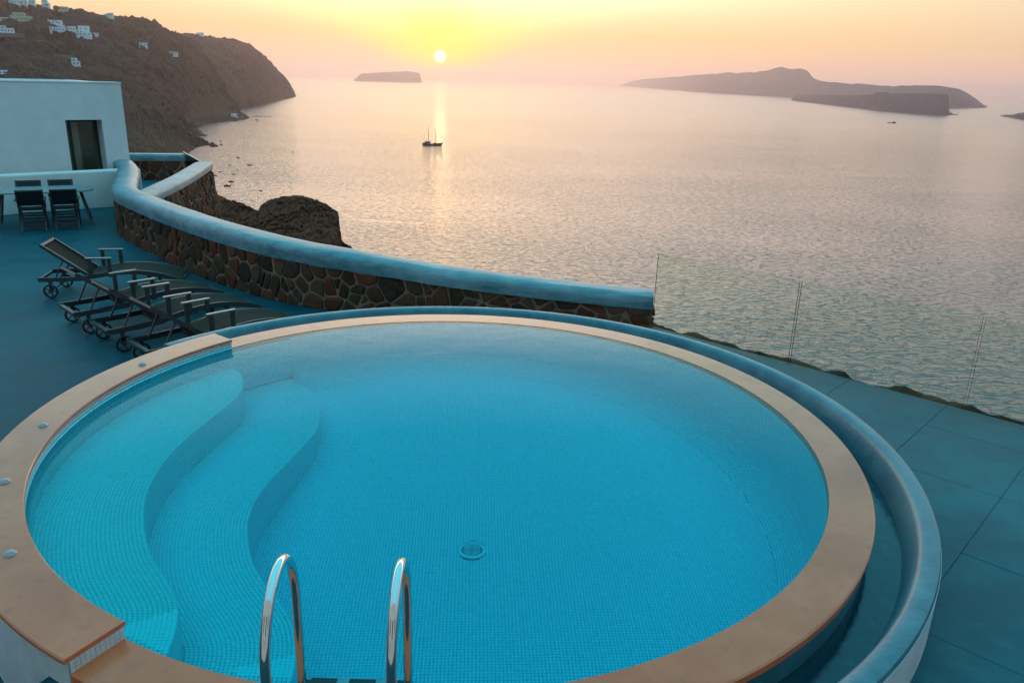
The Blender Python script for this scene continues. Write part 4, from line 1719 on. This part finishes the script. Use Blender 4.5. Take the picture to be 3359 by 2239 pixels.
# ================================================================== loungers
def make_lounger():
    root = thing('sun_lounger', 'x', 'sun lounger', (0, 0, 0))
    W2 = .285
    seat_top = [(.60, .325), (.78, .345), (1.0, .380), (1.22, .395), (1.45, .385), (1.66, .350), (1.84, .300), (1.98, .245)]
    st = catmull(seat_top, 26)
    for s in (-1, 1):
        mb = MB()
        low = [(0.0, .30), (.35, .302), (.66, .312)]
        path = [((x, s * W2, z), (0, 1, 0), (0, 0, 1)) for x, z in low] + [((x, s * W2, z), (0, 1, 0), (0, 0, 1)) for x, z in st[2:]]
        mb.sweep(path, [(-.016, -.065), (.016, -.065), (.016, 0), (-.016, 0)])
        mb.build('side_rail', M['metal_dark'], root)
        # arm rest
        ar = MB().box((.86, s * (W2 + .035), .585), (.36, .055, .022)).build('arm_rest', M['arm'], root)
        bevel(ar, .006)
        for xp in (.74, 1.0):
            MB().bar((xp, s * (W2 + .03), .30), (xp, s * (W2 + .03), .578), .028, .05, (1, 0, 0)).build('arm_post', M['metal_dark'], ar)
        # legs
        MB().bar((1.52, s * (W2 - .03), .34), (1.56, s * (W2 - .03), 0), .04, .035, (1, 0, 0)).build('leg', M['metal_dark'], root)
        MB().bar((.16, s * (W2 + .012), .27), (.16, s * (W2 + .012), .10), .022, .05, (1, 0, 0)).build('wheel_fork', M['metal_dark'], root)
        # wheel
        wy = s * (W2 + .045)
        tv = MB()
        prof = [(.078, -.018), (.098, -.018), (.103, -.010), (.103, .010), (.098, .018), (.078, .018)]
        nseg = 28
        vs, fs = [], []
        for i in range(nseg):
            a = 2 * PI * i / nseg
            for r_, y_ in prof:
                vs.append((.16 + r_ * math.cos(a), wy + y_, .104 + r_ * math.sin(a)))
        for i in range(nseg):
            for k in range(6):
                i2 = (i + 1) % nseg
                fs.append((i * 6 + k, i * 6 + (k + 1) % 6, i2 * 6 + (k + 1) % 6, i2 * 6 + k))
        tv.v, tv.f = vs, fs
        w_ = tv.build('wheel', M['rubber'], root, smooth=False)
        hb = MB()
        hb.tube([(.16, wy - .02, .104), (.16, wy + .02, .104)], .022, 12)
        for k in range(5):
            a = 2 * PI * k / 5
            hb.bar((.16, wy, .104), (.16 + .082 * math.cos(a), wy, .104 + .082 * math.sin(a)), .014, .018, (0, 1, 0))
        hb.build('hub', M['metal_dark'], w_)
    MB().tube([(.16, -W2 - .04, .104), (.16, W2 + .04, .104)], .012, 8).build('axle', M['metal_dark'], root)
    for x, z in ((.015, .27), (.64, .265), (1.52, .30), (1.965, .215)):
        MB().box((x, 0, z), (.05, 2 * W2, .035)).build('cross_bar', M['metal_dark'], root)
    # seat sling
    vs, fs = [], []
    for x, z in st:
        for k in range(7):
            y = -W2 + .012 + (2 * W2 - .024) * k / 6
            vs.append((x, y, z - .004 - .018 * (1 - ((k - 3) / 3) ** 2)))
    nS = len(st)
    for i in range(nS - 1):
        for k in range(6):
            fs.append((i * 7 + k, i * 7 + k + 1, (i + 1) * 7 + k + 1, (i + 1) * 7 + k))
    sl = mesh_obj('seat_sling', vs, fs, M['sling'], root, smooth=True)
    md = sl.modifiers.new('thickness', 'SOLIDIFY')
    md.thickness = .004
    # back rest
    hx, hz = .66, .335
    tx, tz = .10, .765
    d = Vector((tx - hx, 0, tz - hz)).normalized()
    upn = Vector((-d.z, 0, d.x))
    if upn.z < 0:
        upn = -upn
    br = MB()
    vs, fs = [], []
    for i in range(9):
        t = i / 8
        for k in range(7):
            y = -W2 + .02 + (2 * W2 - .04) * k / 6
            sag = .016 * (1 - ((k - 3) / 3) ** 2) * math.sin(PI * t)
            p = Vector((hx + (tx - hx) * t, y, hz + (tz - hz) * t)) - upn * (sag + .004)
            vs.append(tuple(p))
    for i in range(8):
        for k in range(6):
            fs.append((i * 7 + k, i * 7 + k + 1, (i + 1) * 7 + k + 1, (i + 1) * 7 + k))
    bs = mesh_obj('back_sling', vs, fs, M['sling'], root, smooth=True)
    md = bs.modifiers.new('thickness', 'SOLIDIFY')
    md.thickness = .005
    for s in (-1, 1):
        MB().bar((hx, s * (W2 - .022), hz), (tx, s * (W2 - .022), tz), .03, .045, tuple(upn)).build('back_rail', M['metal_dark'], root)
        MB().bar((.36, s * (W2 - .06), .56), (.22, s * (W2 - .06), .285), .018, .018, (1, 0, 0)).build('prop', M['metal_dark'], root)
    MB().bar((tx, -W2 + .01, tz), (tx, W2 - .01, tz), .04, .03, tuple(upn)).build('back_top_bar', M['metal_dark'], root)
    return root


L_SPOTS = [((-7.03, 11.42), 11.6, 'dark sun lounger with raised back, the one turned away from the others'),
           ((-5.76, 9.68), 46.0, 'dark sun lounger with raised back, second from the dining table'),
           ((-5.01, 9.02), 46.5, 'dark sun lounger with raised back, third from the dining table'),
           ((-4.22, 8.34), 47.0, 'dark sun lounger nearest the pool, its wheel half hidden by the coping')]
lounger = make_lounger()
for i, ((x, y), a, lab) in enumerate(L_SPOTS):
    o = lounger if i == 0 else copy_tree(lounger)
    o.location = (x, y, DECK)
    o.rotation_euler = (0, 0, R(a))
    tag(o, lab, 'sun lounger', 'wheeled sun loungers on the terrace')


# ================================================================== dining set
def make_chair():
    root = thing('folding_chair', 'x', 'chair', (0, 0, 0))      # faces +X, back towards -X
    hw = .235
    for s in (-1, 1):
        y = s * hw
        MB().bar((.27, y, 0), (-.16, y, .84), .028, .040, (1, 0, 0)).build('back_leg', M['chair_wood'], root)
        MB().bar((-.24, y * .9, 0), (.24, y * .9, .45), .028, .036, (1, 0, 0)).build('front_leg', M['chair_wood'], root)
        MB().box((-.02, s * (hw + .02), .64), (.40, .045, .022)).build('arm_rest', M['chair_wood'], root)
        MB().bar((.16, s * (hw + .01), .43), (.16, s * (hw + .01), .635), .025, .03, (1, 0, 0)).build('arm_post', M['chair_wood'], root)
    MB().box((.03, 0, .44), (.42, 2 * hw - .03, .02)).build('seat', M['chair_cloth'], root)
    n_ = Vector((-.43, 0, .84)).normalized()
    for t0_, t1_, mt_ in ((.60, .985, 'chair_cloth'),):
        a_, b_ = Vector((.27 - .43 * t0_, 0, .84 * t0_)), Vector((.27 - .43 * t1_, 0, .84 * t1_))
        MB().bar(a_, b_, 2 * hw - .03, .012, (1, 0, 0)).build('back_rest', M[mt_], root)
    MB().bar((-.155, -hw, .825), (-.155, hw, .825), .035, .03).build('top_rail', M['chair_wood'], root)
    for x, z in ((-.17, .07), (-.13, .13), (.2, .12), (.235, .065)):
        MB().bar((x, -hw * .9, z), (x, hw * .9, z), .022, .03).build('rung', M['chair_wood'], root)
    return root


TBL = Vector((-10.15, 16.85))
ta = R(28)
tdir, tper = Vector((math.cos(ta), math.sin(ta))), Vector((-math.sin(ta), math.cos(ta)))
tb = thing('dining_table', 'grey folding dining table with slanted legs beside the white wall', 'table', (TBL.x, TBL.y, DECK), ta)
out = []
for k in range(48):
    a = 2 * PI * k / 48
    ca, sa_ = math.cos(a), math.sin(a)
    out.append((.98 * math.copysign(abs(ca) ** .5, ca), .52 * math.copysign(abs(sa_) ** .5, sa_)))
vs = [(x, y, .745) for x, y in out] + [(x, y, .715) for x, y in out]
fs = [tuple(range(48)), tuple(range(95, 47, -1))] + [(k, 48 + k, 48 + (k + 1) % 48, (k + 1) % 48) for k in range(48)]
mesh_obj('table_top', vs, fs, M['table'], tb)
for s in (-1, 1):
    for u in (-1, 1):
        MB().bar((s * .86, u * .40, 0), (s * .72, u * .12, .715), .04, .05, (1, 0, 0)).build('leg', M['chair_wood'], tb)
    for z, w in ((.20, .33), (.48, .20)):
        MB().bar((s * (.86 - .14 * z / .715), -w, z), (s * (.86 - .14 * z / .715), w, z), .03, .035).build('rung', M['chair_wood'], tb)
chair = make_chair()
C_SPOTS = [(-.19, -.70, 90, 'dark folding chair on the near side of the dining table, left one'), (.42, -.70, 90, 'dark folding chair on the near side of the dining table, right one'),
           (-.28, .66, -90, 'dark folding chair on the wall side of the dining table, left one'), (.34, .66, -90, 'dark folding chair on the wall side of the dining table, right one')]
for i, (u, v, rz, lab) in enumerate(C_SPOTS):
    o = chair if i == 0 else copy_tree(chair)
    p = TBL + tdir * u + tper * v
    o.location = (p.x, p.y, DECK)
    o.rotation_euler = (0, 0, ta + R(rz))
    tag(o, lab, 'chair', 'folding chairs around the dining table')

# ================================================================== white house and parapet
d_ = Vector((.7394, .6733))                      # along the house front, left to right
nb2 = Vector((-d_.y, d_.x))                      # away from us, behind the front


def frame_matrix(o, loc):
    o.location = loc
    o.rotation_euler = (0, 0, math.atan2(d_.y, d_.x))


par = thing('parapet', 'low white plastered parapet wall behind the dining table', 'wall', (-9.80, 19.38, DECK))
frame_matrix(par, (-9.80, 19.38, DECK))
pm = MB().box((-3.7, .15, .43), (8.6, .30, .92)).build('wall', M['white'], par)
bevel(pm, .05, 3)

HC = Vector((-10.21, 21.04))
hs = thing('white_house', 'white flat roofed house with one tall dark door beyond the parapet', 'house', (HC.x, HC.y, DECK))
frame_matrix(hs, (HC.x, HC.y, DECK))


def wall_open(L, H, T, x0, x1, z1):
    """front wall from x=-L..0, opening x0..x1 from the floor to z1, thickness T going back (+y)"""
    mb = MB()
    mb.box(((-L + x0) / 2, T / 2, H / 2), (L + x0, T, H))
    mb.box(((x1) / 2, T / 2, H / 2), (-x1, T, H))
    mb.box(((x0 + x1) / 2, T / 2, (H + z1) / 2), (x1 - x0, T, H - z1))
    return mb


HH = 2.87
hw_ = wall_open(5.2, HH, .56, -1.40, -.56, 1.98)
hw_.box((-5.05, 2.75, HH / 2), (.3, 4.38, HH))
hw_.box((-.15, 2.75, HH / 2), (.3, 4.38, HH))
hw_.box((-2.6, 4.75, HH / 2), (5.2, .3, HH))
w_ = hw_.build('wall', M['white'], hs)
MB().box((-2.6, 2.5, HH - .25), (4.6, 4.3, .12)).build('roof', M['white'], hs)
MB().box((-2.6, .28, HH + .012), (5.24, .59, .03)).build('roof_lip', M['white'], hs)
dr_ = MB()
for x in (-1.375, -.585):
    dr_.box((x, .50, .99), (.05, .06, 1.98))
dr_.box((-.98, .50, 1.945), (.74, .06, .07))
dr_.box((-1.20, .495, .99), (.045, .05, 1.9))
door = dr_.build('door', M['frame'], hs)
MB().box((-.98, .505, .97), (.74, .012, 1.9)).build('pane', M['door_glass'], door)
MB().box((-1.06, .66, .97), (.15, .03, 1.9)).build('curtain', M['curtain'], door)
MB().box((-.98, 1.5, .97), (1.5, .05, 2.2)).build('room_back', M['room'], hs)

# ================================================================== houses on the headland
def house(loc, w, h, dep, label, blocks, yaw=0.0, mat_='house', roof=None, nwin=3):
    """blocks: (x offset, width, height, y offset) as fractions of w and h"""
    root = thing('hill_house', label, 'house', loc, R(yaw), 'houses on the headland')
    for k, (bx, bw, bh, by) in enumerate(blocks):
        W_, H_ = w * bw, h * bh
        MB().box((bx * w, by * dep, H_ / 2 - 3), (W_, dep * .8, H_ + 6)).build('wall', M[mat_], root)
        MB().box((bx * w, by * dep, H_ + .25), (W_ + .5, dep * .8 + .5, .5)).build('roof', M[roof or mat_], root)
        n_ = max(1, int(round(nwin * bw)))
        storeys = 2 if H_ > 8 else 1
        for s in range(storeys):
            for i in range(n_):
                x = bx * w + (i + .5 - n_ / 2) * W_ / n_
                ww, wh = min(1.8, W_ / n_ * .4), min(2.2, H_ / storeys * .5)
                MB().box((x, by * dep - dep * .4 - .02, H_ / storeys * (s + .45)), (ww, .12, wh)).build('window', M['house_glass'], root)
    return root


HOUSES = [
    ((-870.5, 1453.2, 101.7), 17, 5, 10, 'pale house at the left end of the headland crest', [(0, 1, 1, 0), (.2, .4, 1.5, .1)], 20, 'house', None, 4),
    ((-859.7, 1462.3, 100.7), 15, 8, 10, 'tall pale house second from the left on the crest', [(0, .7, 1, 0), (-.35, .4, .7, 0)], 20, 'house', None, 3),
    ((-877.4, 1517.0, 106.2), 10, 7, 9, 'small pale house third from the left on the crest', [(0, 1, 1, 0)], 15, 'house', None, 2),
    ((-877.6, 1558.0, 105.2), 11, 12, 10, 'tower like pale house on the headland crest', [(0, .8, 1, 0), (.4, .6, .5, 0)], 15, 'house', None, 2),
    ((-889.4, 1639.1, 105.2), 18, 6, 9, 'long grey green house on the crest left of a round tree', [(0, 1, 1, 0)], 15, 'house_yellow', None, 4),
    ((-799.5, 1346.8, 68.3), 34, 10, 16, 'large yellowish villa on the upper left hillside', [(0, .9, .8, 0), (-.1, .5, 1.25, .1), (-.75, .6, .45, -.1)], 22, 'house_yellow', None, 9),
    ((-759.5, 1370.1, 67.6), 20, 5, 10, 'white house above a group of white houses on the hillside', [(0, 1, 1, 0), (.35, .3, .6, -.3)], 20, 'house', None, 4),
    ((-725.9, 1313.8, 54.2), 21, 5.5, 10, 'low white house at the left of the hillside group', [(0, 1, 1, 0), (.3, .3, 1.5, .2)], 20, 'house', None, 5),
    ((-778.3, 1451.7, 61.7), 13, 6, 10, 'small white house between two larger ones on the hillside', [(0, 1, 1, 0)], 20, 'house', None, 3),
    ((-753.3, 1440.7, 53.4), 21, 15, 12, 'tallest white house of the hillside group, on two levels', [(.1, .8, 1, 0), (-.2, .5, .55, -.35), (.2, .9, .3, -.5)], 20, 'house', None, 3),
    ((-764.5, 1501.6, 56.8), 12, 3.5, 8, 'lowest flat white building right of the hillside group', [(0, 1, 1, 0)], 20, 'house', None, 2),
    ((-750.7, 1221.3, 46.1), 20, 9, 14, 'white house with terracotta roof at the left edge of the hillside', [(0, 1, .75, 0), (-.25, .5, 1.1, .1)], 25, 'house', 'house_roof', 5),
    ((-645.3, 1200.0, 4.8), 10, 9, 9, 'lone arched white cottage on the dark lower slope', [(0, .7, 1, 0), (.5, .4, .55, -.2)], 20, 'house', None, 2),
    ((-556.9, 887.7, -7.3), 9, 3.6, 7, 'small pale hut just above the roof of the white house', [(0, 1, 1, 0)], 25, 'house', None, 2),
    ((-713.1, 1572.5, 44.2), 22, 4.0, 8, 'long low pale shed alone on the right part of the hillside', [(.1, .6, 1, 0), (-.4, .4, .5, 0)], 20, 'house', None, 4),
    ((-723.0, 1730.3, 33.1), 20, 3.5, 8, 'low pale ruin lowest on the right of the hillside', [(0, 1, 1, 0)], 15, 'house', None, 3),
    ((-823.9, 1692.1, 100.6), 17, 5, 9, 'grey house alone on the right end of the nearer crest', [(0, .6, 1, 0), (-.4, .5, .6, 0)], 15, 'house', None, 3),
    ((-1073.7, 2806.1, 113.8), 22, 7, 14, 'tiny square chapel on the crest of the far headland', [(0, 1, 1, 0)], 10, 'house', None, 2),
    ((-610.2, 1744.6, -89.1), 12, 5, 6, 'small pale boat shed near the dark rock spur at the shore', [(0, 1, 1, 0)], 30, 'house', None, 2),
]
for h_ in HOUSES:
    house(*h_)


def terrace_strip(loc, w, hgt, label, yaw=20):
    o = MB().box((0, 0, hgt / 2 - 2), (w, 3, hgt + 4)).build('retaining_wall', M['road'], None, loc=loc)
    o.rotation_euler = (0, 0, R(yaw))
    bevel(o, .3, 1)
    return tag(o, label, 'wall', 'terrace walls on the headland')


terrace_strip((-796.5, 1340.8, 66.0), 62, 1.6, 'long pale terrace wall below the yellowish villa')
terrace_strip((-739.8, 1231.7, 35.9), 70, 2.2, 'broad grey terrace wall below the house with terracotta roof')
terrace_strip((-747.7, 1215.3, 43.8), 46, 2.0, 'upper grey terrace wall below the house with terracotta roof')
terrace_strip((-677.5, 1223.7, 17.0), 34, 1.4, 'thin pale terrace wall left of the lone arched cottage')


# ---- trees on the crest
def m_leaf():
    m, n, out = mat('dark_foliage')
    f = n.noise(pos(n), .9, 3, .6)
    principled(n, out, n.mix(f, (.014, .022, .010), (.045, .060, .022)), .8, .15)
    return m


M['leaf'] = m_leaf()
M['bark'] = m_flat('bark', (.05, .038, .028), .9, .1, 0, .2, 2)


def tree(loc, hgt, wid, label, seed):
    rs_ = random.Random(seed)
    root = thing('tree', label, 'tree', loc, 0, 'trees on the headland crest')
    MB().tube([(0, 0, -2), (.2, 0, hgt * .25), (0, .1, hgt * .5)], [wid * .06, wid * .045, wid * .03], 8).build('trunk', M['bark'], root)
    vs, fs = [], []
    for _ in range(900):
        a, b = rs_.uniform(0, 2 * PI), rs_.uniform(-1, 1)
        rr = rs_.uniform(.45, 1.0) ** .6 * (1 + .25 * fbm((math.cos(a) * 1.5 + seed, math.sin(a) * 1.5, b * 1.5), 3))
        s_ = math.sqrt(1 - b * b)
        c = Vector((wid / 2 * rr * s_ * math.cos(a), wid / 2 * rr * s_ * math.sin(a), hgt * .58 + hgt * .42 * rr * b))
        e = wid * .07
        u = Vector((rs_.uniform(-1, 1), rs_.uniform(-1, 1), rs_.uniform(-1, 1))).normalized()
        v = u.cross(Vector((rs_.uniform(-1, 1), rs_.uniform(-1, 1), rs_.uniform(-1, 1)))).normalized()
        k = len(vs)
        vs += [c - u * e, c + v * e * .7, c + u * e, c - v * e * .7]
        fs.append((k, k + 1, k + 2, k + 3))
    mesh_obj('crown', vs, fs, M['leaf'], root)
    return root


tree((-876, 1590, 100), 10, 10, 'dark bushy tree on the crest right of the tower like house', 1)
tree((-860, 1612, 96), 12, 9, 'dark round tree on the crest at the end of the long house', 2)
tree((-869, 1660, 99.5), 10, 6, 'small pointed dark tree standing alone on the crest', 3)
tree((-895, 1574, 102), 7, 9, 'low dark tree on the crest between two pale houses', 4)
tree((-871, 1712, 104), 4, 10, 'flat dark shrub on the middle of the crest', 5)


# ================================================================== boats
def hull_mesh(L, B, D, sheer, n=18, m=7, bow=.9):
    """simple displacement hull, bow towards +X, waterline at z=0"""
    vs, fs = [], []
    for i in range(n + 1):
        t = i / n
        x = -L / 2 + L * t
        half = B / 2 * (1 - abs(2 * t - 1) ** 2.6) ** .8 if t > .45 else B / 2 * (.62 + .38 * math.sin(PI * min(1, t / .9)))
        half = max(half, .02 * B)
        zt = D + sheer * (2 * t - 1) ** 2 + (sheer * .7 * max(0, t - .6) / .4)
        xo = .10 * L * max(0, t - .8) / .2
        for k in range(m):
            f = k / (m - 1)
            a = f * 2 - 1
            yy = half * a
            zz = -D * .35 + (zt + D * .35) * abs(a) ** 1.6
            vs.append((x + xo * abs(a) ** 1.6, yy, zz))
    for i in range(n):
        for k in range(m - 1):
            fs.append((i * m + k, (i + 1) * m + k, (i + 1) * m + k + 1, i * m + k + 1))
    # deck
    for i in range(n):
        fs.append((i * m, i * m + m - 1, (i + 1) * m + m - 1, (i + 1) * m))
    fs.append(tuple(range(m)))
    return vs, fs


def build_hull(name, L, B, D, sheer, material, parent):
    vs, fs = hull_mesh(L, B, D, sheer)
    b = MB()
    b.v, b.f = vs, fs
    return b.build(name, material, parent)


sch = thing('schooner', 'dark two masted schooner at anchor under the sun', 'sailing ship', (-132.5, 1242, SEA), R(-3))
build_hull('hull', 29, 6.4, 2.3, 1.3, M['wood_hull'], sch)
MB().box((-6.5, 0, 4.0), (9.0, 3.6, 2.6)).build('cabin', M['boat_green'], sch)
MB().box((-6.2, 0, 5.5), (10.5, 4.0, .35)).build('awning', M['boat_green'], sch)
MB().box((4.5, 0, 3.1), (5.0, 2.2, 1.4)).build('deck_house', M['wood_hull'], sch)
for x, hm in ((-5.0, 27.5), (6.2, 24.0)):
    mm = MB().tube([(x, 0, 1.5), (x - .2, 0, hm * .6), (x - .45, 0, hm)], [.50, .40, .22], 8).build('mast', M['mast'], sch)
    MB().tube([(x, -1.6, hm * .66), (x, 1.6, hm * .66)], .08, 6).build('spreader', M['mast'], mm)
MB().tube([(12.5, 0, 3.4), (21.5, 0, 6.2)], [.32, .12], 8).build('bowsprit', M['mast'], sch)
for a_, b_ in (((-5.4, 0, 27), (6, 0, 23.5)), ((5.8, 0, 23.8), (21, 0, 6.1)), ((-5.4, 0, 27), (-14, 0, 3.5)), ((-5.2, 0, 18), (-5, 3, 2.6)), ((-5.2, 0, 18), (-5, -3, 2.6)), ((6, 0, 16), (6.2, 2.8, 2.6)), ((6, 0, 16), (6.2, -2.8, 2.6))):
    MB().tube([a_, b_], .05, 4).build('stay', M['mast'], sch)
MB().tube([(-5, 0, 7.0), (-14.5, 0, 7.6)], .16, 6).build('boom', M['mast'], sch)

fish = thing('cargo_boat', 'small dark boat on the open sea below the flat island', 'boat', (1214, 2661, SEA), R(-8))
build_hull('hull', 26, 6, 1.8, 1.2, M['wood_hull'], fish)
MB().box((7, 0, 3.6), (5.5, 3.6, 3.6)).build('wheelhouse', M['wood_hull'], fish)
MB().tube([(2, 0, 1.5), (2, 0, 8.5)], [.3, .15], 6).build('mast', M['wood_hull'], fish)
MB().tube([(-8, 0, 1.5), (-8, 0, 5.5)], [.25, .15], 6).build('mast', M['wood_hull'], fish)
BOATS = [
    (-339.6, 972.8, 4.2, 15, 'farthest small dark boat of the moored group', 0),
    (-321.0, 889.6, 3.5, -20, 'small dark boat at the left of the second row of moored boats', 0),
    (-301.2, 896.8, 5.0, 5, 'pale covered boat farthest right in the moored group', 1),
    (-297.7, 847.5, 2.6, 30, 'tiny boat in the middle of the moored group', 0),
    (-308.3, 826.0, 3.2, -10, 'small dark boat second from the left wall in the bay', 0),
    (-302.3, 794.8, 3.8, 8, 'flat dark boat closest to the stone wall corner', 0),
    (-288.6, 808.6, 3.5, 20, 'dark boat just above the two largest moored boats', 0),
    (-270.8, 751.9, 4.6, 5, 'large dark boat, upper of the two largest moored boats', 0),
    (-264.4, 722.9, 5.7, 12, 'longest dark boat, lower of the two largest moored boats', 0),
    (-226.0, 698.8, 3.3, -25, 'lone small boat right of the group, above the bluff', 0),
    (-301.6, 1075.1, 2.7, 0, 'tiny lone boat far out from the moored group', 0),
    (-251.3, 709.2, 1.1, 40, 'tiny dinghy right of the longest moored boat', 0),
]
for i, (x, y, L, a, lab, kind) in enumerate(BOATS):
    b = thing('small_boat', lab, 'boat', (x, y, SEA), R(a), 'small boats moored in the bay')
    build_hull('hull', L, L * .36, L * .12, L * .05, M['wood_hull'] if kind == 0 else M['boat_white'], b)
    if L > 3:
        MB().box((-.05 * L, 0, L * .17), (L * .32, L * .2, L * .16)).build('cabin', M['boat_green'] if kind == 0 else M['wood_hull'], b)
    else:
        MB().box((-.1 * L, 0, L * .12), (L * .12, L * .26, L * .05)).build('thwart', M['boat_green'], b)

# jetty and skerries by the dark spur
jt = thing('jetty', 'thin pale jetty reaching out from the dark rock spur', 'jetty', (-620, 1905, SEA), R(3))
MB().box((18, 0, .9), (46, 3, .5)).build('deck', M['road'], jt)
for x in (4, 16, 28, 38):
    MB().box((x, 0, -.5), (1.0, 2.4, 2.4)).build('pile', M['road'], jt)


def skerry(x, y, L, W_, H_, label, seed):
    vs, fs = [], []
    nu, nv = 22, 9
    for i in range(nu):
        a = 2 * PI * i / nu
        for j in range(nv):
            t = j / (nv - 1)
            rr = (1 - t ** 1.4) * (1 + .4 * fbm((math.cos(a) * 1.3 + seed, math.sin(a) * 1.3, t), 4))
            vs.append((L / 2 * rr * math.cos(a), W_ / 2 * rr * math.sin(a), -1 + (H_ + 1) * t + .4 * H_ * fbm((a, t * 3, seed), 3) * (1 - t)))
    for i in range(nu):
        for j in range(nv - 1):
            i2 = (i + 1) % nu
            fs.append((i * nv + j, i2 * nv + j, i2 * nv + j + 1, i * nv + j + 1))
    o_ = mesh_obj('skerry', vs, fs, M['bluff'], None, loc=(x, y, SEA))
    return tag(o_, label, 'rock', 'rocks off the shore')


SKERRIES = [
    (-423.2, 1117.0, 14.6, 8.7, 4.0, 'dark rock at the tip of the near spit'),
    (-420.9, 1140.9, 6.7, 4.0, 1.9, 'small flat rock off the near spit, nearer one'),
    (-443.0, 1198.4, 5.0, 3.0, 1.6, 'small flat rock off the near spit, farther one'),
    (-507.8, 1294.3, 21.6, 13.0, 4.8, 'low dark rocks behind the near spit'),
    (-543.4, 1377.3, 14.8, 8.9, 3.2, 'low rocks at the back of the cove'),
    (-617.1, 1911.0, 15.6, 9.4, 2.4, 'thin dark rock off the dark spur'),
    (-566.4, 1754.9, 10.2, 6.1, 2.4, 'small dark rock below the dark spur'),
]
for i, (x, y, L, W_, H_, lab) in enumerate(SKERRIES):
    skerry(x, y, L, W_, H_, lab, i * 3.7 + 1)

# ================================================================== the hotel behind the camera, with the upper terrace it looks from
hot = thing('hotel_building', 'white hotel building with upper terrace behind the viewpoint', 'building', (0, -4, DECK))
MB().box((0, -1.2, 4.2), (26, 6.0, 8.6)).build('wall', M['white'], hot)
MB().box((0, 2.9, 1.45), (9.0, 2.4, .22)).build('upper_terrace', M['white'], hot)
MB().box((0, 3.0, .68), (8.6, 2.0, 1.36)).build('terrace_base', M['white'], hot)
for x in (-8.5, -4.5, 0, 4.5, 8.5):
    MB().box((x, 1.79, 3.0), (1.6, .06, 2.3)).build('door', M['frame'], hot)

# ================================================================== haze over the sea
hm, hn, hout = mat('haze_air')
pvn = hn.n('ShaderNodeVolumePrincipled')
pvn.inputs['Color'].default_value = (.99, .79, .80, 1)
pvn.inputs['Density'].default_value = 7.5e-5
pvn.inputs['Anisotropy'].default_value = .82
hn.link(pvn.outputs[0], hout.inputs['Volume'])
hz_ = MB().box((0, 19000, 80), (80000, 43000, 360)).build('haze', hm)
tag(hz_, kind='stuff')
